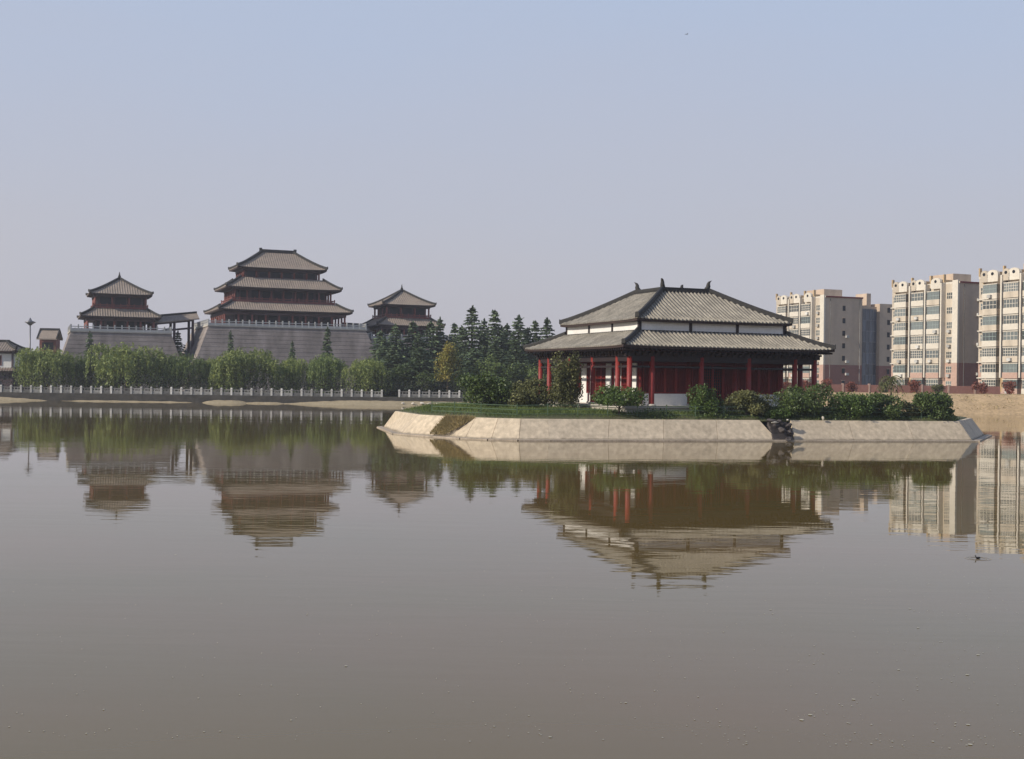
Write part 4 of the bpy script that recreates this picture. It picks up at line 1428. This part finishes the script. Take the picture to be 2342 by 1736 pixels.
# a parked van below the lodge
van = thing('parked_van', 'dusty grey van parked below the white lodge behind the railing', 'van', (-87.2, 197.5, 1.25), R(70))
OFF[van.name] = 0
prof = [(-2.2, .35), (2.2, .35), (2.25, .95), (1.75, 1.15), (1.05, 1.95), (-2.0, 2.0), (-2.25, 1.1)]
vb = MB().prism([(x, -.88, z) for x, z in prof], [(x, .88 - (.0), z) for x, z in prof])
vb.f[0], vb.f[1] = vb.f[0][::-1], vb.f[1][::-1]
vb.build('body', M['van'], van)
MB().add([(1.79, -.74, 1.17), (1.79, .74, 1.17), (1.13, .70, 1.90), (1.13, -.70, 1.90)], [(0, 1, 2, 3)]).build('windscreen', M['glass'], van)
for sy in (-1, 1):
    MB().box(-1.7, 1.0, sy * .885 - .006, sy * .885 + .006, 1.25, 1.8).build('side_window', M['glass'], van)
    for x in (-1.4, 1.45):
        MB().tube([(x, sy * .72, .34), (x, sy * .93, .34)], .34, 14).build('wheel', M['rubber'], van)

# ------------------------------------------------------------------ apartment blocks on the right
NF, FH = 7, 2.86
def pane_meshes(w, h, nx, nz, d=.05):
    fr = MB()
    for i in range(nx + 1):
        y = w * i / nx
        y0, y1 = max(0, y - .04), min(w, y + .04)
        fr.box(-d, 0, y0, y1, 0, h)
    for j in range(nz + 1):
        z = h * j / nz
        fr.box(-d + .006, -.003, 0, w, max(0, z - .04), min(h, z + .04))
    gl = MB().box(-.022, -.006, .02, w - .02, .02, h - .02)
    return fr.mesh('frame', M['ivory']), gl.mesh('pane', M['glass'])
WBS = [pane_meshes(3.3, 1.5, 5, 2), pane_meshes(3.3, 1.5, 4, 2), pane_meshes(3.3, 1.5, 6, 3)]
M['frame_grey'] = noise_mat('grey_green_frame', (0.30, 0.36, 0.33), (0.22, 0.27, 0.25), 1, 0.6)
fg_ = WBS[1][0].copy()
fg_.materials[0] = M['frame_grey']
WBS.append((fg_, WBS[1][1]))
WS_ = pane_meshes(1.5, 1.25, 3, 2)
WN = pane_meshes(.95, 1.25, 2, 2)
parm = MB().box(-1.15, 0, 0, 3.5, 0, .14).box(-1.15, -1.03, 0, 3.5, .14, 1.05).box(-1.03, 0, 0, .12, .14, 1.05).box(-1.03, 0, 3.38, 3.5, .14, 1.05)
parm_w = parm.mesh('balcony', M['ivory'])
parm_c = parm.mesh('balcony', M['cream'])
parm_p = parm.mesh('balcony', M['pink'])
sidewin = MB().box(-.03, .03, 0, .0, 0, .0) if False else None
acm = MB().box(-.45, -.02, 0, .8, 0, .55).mesh('air_conditioner', M['rail'])
ewin = MB().box(0, .75, -.035, .02, 0, 1.15).mesh('window', M['opening'])
ehood = MB().box(-.08, .83, -.16, 0, 1.15, 1.25).mesh('hood', M['tan'])
def apartment(label, x, y, depth, extra=False, L=19.0):
    z0 = 3.0
    t = thing('apartment_block', label, 'building', (x, y, z0), RZ, 'cream apartment blocks beyond the lake')
    OFF[t.name] = 0
    H = NF * FH + 1.0
    lowH = 2 * FH
    g = random.Random(int(x * 10))
    MB().box(0, depth, .0, L, lowH, H).build('upper_wall', M['tan'], t)
    MB().box(-.02, depth + .02, -.02, L + .02, -.5, lowH).build('lower_wall', M['brickred'], t)
    MB().box(-.15, depth + .15, -.15, L + .15, H, H + .35).build('parapet', M['ivory'], t)
    # facade skin, cream above pinkish brick
    MB().box(-.14, -.022, .0, L, lowH + .003, H - .003).build('facade', M['cream'], t)
    MB().box(-.14, -.022, .0, L, .003, lowH).build('facade_base', M['pink'], t)
    pier = MB().box(-.5, -.142, -.02, 1.45, lowH + .003, H + .6).build('corner_pier', M['ivory'], t)
    MB().box(-.5, -.142, -.02, 1.45, -.2, lowH).build('pier_base', M['pink'], pier)
    for yy in (3.55, 8.0, 12.45):
        MB().box(-1.25, -.142, yy, yy + .34, lowH * .5, H + .2).build('pilaster', M['ivory'], t)
    rec = MB()
    for yy in (12.1, 16.6):
        rec.box(-.17, -.142, yy + .75, yy + 1.5, .4, H - .3)
    rec.build('recess_strip', M['ochre'], t)
    for yy in (7.62, 12.08):  # flat strips on the facade, the dark of a recess painted in
        MB().box(-.16, -.142, yy, yy + .36, .4, H - .5).build('recess_strip', M['opening'], t)
    for f in range(NF):
        z = f * FH
        low = f < 2
        # narrow windows next to the pier, with an air conditioner
        w = put('window', WS_[0], t, (-.142, 1.75, z + .95))
        put('pane', WS_[1], w)
        if g.random() < .85:
            put('air_conditioner', acm, t, (-.142, 2.0, z + .12))
        for bi, yy in enumerate((4.1, 8.55, 13.55)):
            b = put('balcony', (parm_p if low and g.random() < .7 else (parm_w if g.random() < .6 else parm_c)), t, (-.142, yy, z - .1))
            WB = WBS[g.randrange(4)]
            w = put('frame', WB[0], b, (-1.04, .1, 1.06))
            gl = put('glazing', WB[1], b, (-1.04, .1, 1.06))
            MB().box(-1.15, 0, 0, 3.5, 2.6, 2.74).build('canopy', M['ivory'], b)
            MB().box(-.98, -.02, .125, .16, 1.06, 2.58).build('end_pane', M['glass'], b)
        w = put('window', WN[0], t, (-.142, 17.6, z + .95))
        put('pane', WN[1], w)
        if f % 1 == 0:
            MB().box(-.62, -.142, 17.35, 18.9, z - .12, z + .06).build('ledge', M['ivory'], t)
    # attic gables with a round opening each
    for yy in (4.3, 8.75, 11.0, 13.75, 16.2):
        wd = 1.75 if yy in (11.0, 16.2) else 2.6
        arc = [(yy, H - .8), (yy + wd, H - .8), (yy + wd, H + .6)] + [(yy + wd / 2 + wd / 2 * math.cos(a), H + .6 + .75 * math.sin(a)) for a in (.5, 1.05, 1.57, 2.1, 2.65)] + [(yy, H + .6)]
        m_ = MB().prism([(-.9, a, b) for a, b in arc], [(-.35, a, b) for a, b in arc])
        at = m_.build('attic_gable', M['ivory' if yy not in (11.0, 16.2) else 'cream'], t)
        cyc = [(yy + wd / 2 + .34 * math.cos(a), H + .62 + .30 * math.sin(a)) for a in np.linspace(0, 2 * math.pi, 12, endpoint=False)]
        MB().prism([(-.93, a, b) for a, b in cyc], [(-.88, a, b) for a, b in cyc]).build('round_opening', M['opening'], at)
        MB().box(-.35, 3.2, yy + .1, yy + wd - .1, H + .352, H + .95).build('attic_roof', M['ochre'], at)
    for yy in (3.6, 7.2, 12.6, 18.4):
        MB().box(-.6, -.1, yy, yy + .3, H + .36, H + 1.9).build('chimney', M['ochre'], t)
    MB().box(depth * .3, depth * .8, L * .25, L * .6, H + .352, H + 2.3).build('lift_housing', M['tan'], t)
    # end wall: one column of small windows
    for f in range(NF):
        w = put('window', ewin, t, (depth * .46 if extra else depth * .82, -.022, f * FH + .95))
        put('hood', ehood, w)
    MB().box(-.10, depth, -.2, -.152, H + .02, H + .34).build('coping', M['red_dark'], t)
    for xx in (depth * .12, depth * .93):
        MB().tube([(xx, -.09, .2), (xx, -.09, H - .2)], .06, 6).build('drain_pipe', M['railp'], t)
    for f in range(NF):
        if g.random() < .6:
            put('air_conditioner', acm, t, (depth * (.62 if extra else .55), -.022, f * FH + .5), math.pi / 2)
        for yy in (4.1, 8.55, 13.55):
            if g.random() < .35:
                put('air_conditioner', acm, t, (-1.295, yy + g.uniform(.3, 2.2), f * FH + .1))
    if extra:
        b2 = MB().box(10.25, 15.4, 1.4, L - 1, -.4, H - 1.6).build('stair_block', M['tan'], t)
        fr = MB()
        for i in range(6):
            xx = 10.45 + i * .96
            fr.box(xx - .05, xx + .05, 1.27, 1.392, 1.0, H - 2.2)
        for f in range(NF + 1):
            z = 1.0 + f * (H - 3.2) / NF
            fr.box(10.45, 15.25, 1.275, 1.391, z - .06, z + .06)
        cw = fr.build('curtain_wall', M['steel'], t)
        for f in range(NF):
            for i in range(5):
                z, z1 = 1.06 + f * (H - 3.2) / NF, .94 + (f + 1) * (H - 3.2) / NF
                MB().box(10.5 + i * .96, 11.36 + i * .96, 1.33, 1.36, z, z1).build('pane', M['glass_blue'], cw)
        b3 = MB().box(15.42, 19.5, .3, L - 2, lowH, H - .9).build('rear_wall', M['tan'], t)
        MB().box(15.41, 19.52, .28, L - 2, -.4, lowH).build('rear_wall_base', M['brickred'], b3)
        for f in range(NF):
            w = put('window', ewin, t, (17.6, .278, f * FH + .95))
            put('hood', ehood, w)
        MB().box(13.0, 14.2, 2, 6, H - 1.6, H + 1.5).build('stair_head', M['tan'], t)
apartment('cream apartment block directly behind the right end of the pavilion roof', 71.0, 268, 10.2, True)
apartment('cream apartment block standing between the other two blocks', 85.5, 226, 9.0)
apartment('cream apartment block cut by the right edge of the photo', 93.0, 199.6, 9.0)

# red shrubs and a brick boundary wall at the foot of the blocks
bw = thing('boundary_wall', 'low red brick boundary wall at the foot of the apartment blocks', 'wall', (42, 197, 2.9))
OFF[bw.name] = 2.9
for i in range(9):
    MB().box(i * 4.4 + .16, i * 4.4 + 4.24, -.12, .12, 2.6, 4.3).build('wall_panel', M['brickred'], bw)
    MB().box(i * 4.4 - .16, i * 4.4 + .155, -.18, .18, 2.6, 4.5).build('pier', M['pink'], bw)
rc = [mk_bush('red_crown', M['leaf_red'], 2.4, 1.7, 1.4, s, 900, .26, 8) for s in (41, 42)]
oc = mk_bush('olive_crown', M['leaf_olive'], 2.2, 1.7, 1.4, 43, 900, .26, 8)
for i, (x, c, l) in enumerate([
    (44.5, 0, 'red leaved shrub farthest left before the brick boundary wall'), (48.0, 1, 'red leaved shrub below the tan end wall of the far block'),
    (52.0, 0, 'red leaved shrub below the blue stair glass of the far block'), (56.0, 1, 'red leaved shrub just left of the middle block facade'),
    (61.0, 2, 'olive shrub at the left foot of the middle block facade'), (66.0, 0, 'red leaved shrub at the foot of the middle block balconies'),
    (70.5, 2, 'olive shrub at the corner pier of the middle block'), (77.0, 1, 'red leaved shrub under the brown end wall between two blocks'),
    (82.0, 0, 'red leaved shrub at the foot of the block cut by the frame')]):
    plant('red_shrub' if c < 2 else 'olive_shrub', l, 'shrub', (x, 194.2, 2.9), rc[c] if c < 2 else oc, None, i * 1.1, (1, 1, .8 + .25 * ((i * 7) % 3) / 2), 'shrubs on top of the right bank')

# a far belt of woodland closing the horizon
g = np.random.default_rng(77)
n_ = 16000
ang = g.uniform(-.62, .62, n_)
dist = g.uniform(390, 430, n_)
zz = g.uniform(0, 1, n_) ** .8 * (8 + 3 * np.sin(ang * 40) + 2 * np.sin(ang * 97 + 1))
o = bpy.data.objects.new('distant_woods', leaves_mesh('distant_woods', np.stack([np.sin(ang) * dist, np.cos(ang) * dist, 2 + zz], 1), 1.9, M['leaf_willow2'], None, .7, g))
COL.objects.link(o)
o['kind'] = 'stuff'

# ------------------------------------------------------------------ small things on and over the water
pts = []
for _ in range(1700):
    y = 14.3 + 26 * rnd.random() ** 1.7
    x = rnd.uniform(-.46, .46) * y
    if rnd.random() > (.25 + .75 * sstep(-.1, .4, x / y)):
        continue
    pts.append((x, y, .004))
sv = np.array(pts)
nsp = len(sv)
aa = nprnd.uniform(0, 6.28, nsp)
rr_ = nprnd.uniform(.005, .016, nsp) * (1 + 1.1 * (nprnd.random(nsp) > .93))
cv = []
for k in range(5):
    cv.append(sv + np.stack([np.cos(aa + k * 1.257) * rr_, np.sin(aa + k * 1.257) * rr_, np.full(nsp, .003)], 1))
o = bpy.data.objects.new('floating_fluff', np_mesh('floating_fluff', np.stack(cv, 1).reshape(-1, 3), np.arange(nsp * 5).reshape(-1, 5), M['speck']))
COL.objects.link(o)
o['kind'] = 'stuff'

# a small diving bird with its ring of ripples
bd = thing('water_bird', 'small dark water bird swimming under the reflections of the right block', 'bird', (11.9, 30.0, 0), R(200))
OFF[bd.name] = 0
bd.scale = (.5, .5, .5)
MB().tube([(-.16, 0, .05), (-.1, 0, .055), (.0, 0, .05), (.09, 0, .05), (.14, 0, .06)], [.015, .045, .06, .045, .02], 10).build('body', M['bird'], bd, smooth=True)
MB().tube([(.10, 0, .07), (.14, 0, .12), (.145, 0, .16), (.18, 0, .165), (.215, 0, .155)], [.03, .022, .027, .022, .006], 8).build('head', M['bird'], bd, smooth=True)
rg = MB()
for r0 in (.2, .3):
    n2 = 40
    vv, ff = [], []
    for i in range(n2):
        a = 2 * math.pi * i / n2
        for dr, z in ((-.05, -.004), (-.02, .004), (0, .009), (.02, .004), (.05, -.004)):
            vv.append((math.cos(a) * (r0 + dr), math.sin(a) * (r0 + dr), z))
    for i in range(n2):
        for j in range(4):
            a, b = i * 5 + j, ((i + 1) % n2) * 5 + j
            ff.append((a, b, b + 1, a + 1))
    rg.add(vv, ff)
rp = rg.build('ripple_ring', M['water'], None, smooth=True)
rp.location = (11.9, 30.0, 0)
rp['kind'] = 'structure'

fb = thing('flying_bird', 'tiny distant bird flying high over the pavilion', 'bird', (20.2, 140, 45.6), R(30))
OFF[fb.name] = 0
fb.scale = (.55, .55, .55)
MB().tube([(-.22, 0, 0), (-.05, 0, .02), (.12, 0, .02), (.26, 0, .01)], [.02, .06, .05, .01], 8).build('body', M['bird'], fb, smooth=True)
for sg in (-1, 1):
    MB().prism([(.1, sg * .04, .02), (-.08, sg * .04, .02), (-.1, sg * .34, .14), (-.14, sg * .6, .1), (.02, sg * .34, .15)],
               [(.1, sg * .04, .04), (-.08, sg * .04, .04), (-.1, sg * .34, .155), (-.14, sg * .6, .11), (.02, sg * .34, .165)]).build('wing', M['bird'], fb)

# ------------------------------------------------------------------ the hazy air
HAZE = 0.00033
if HAZE > 0:
    hz = MB().box(-1100, 1100, -125, 440, -3, 60).build('haze', None)
    hm = bpy.data.materials.new('haze_air')
    hm.use_nodes = True
    hn, hl = hm.node_tree.nodes, hm.node_tree.links
    hn.clear()
    ho = hn.new('ShaderNodeOutputMaterial')
    hv = hn.new('ShaderNodeVolumePrincipled')
    hv.inputs['Color'].default_value = (0.86, 0.88, 0.95, 1)
    hv.inputs['Density'].default_value = HAZE
    hv.inputs['Anisotropy'].default_value = 0.2
    hl.new(hv.outputs[0], ho.inputs['Volume'])
    hz.data.materials.append(hm)
    hz['kind'] = 'stuff'
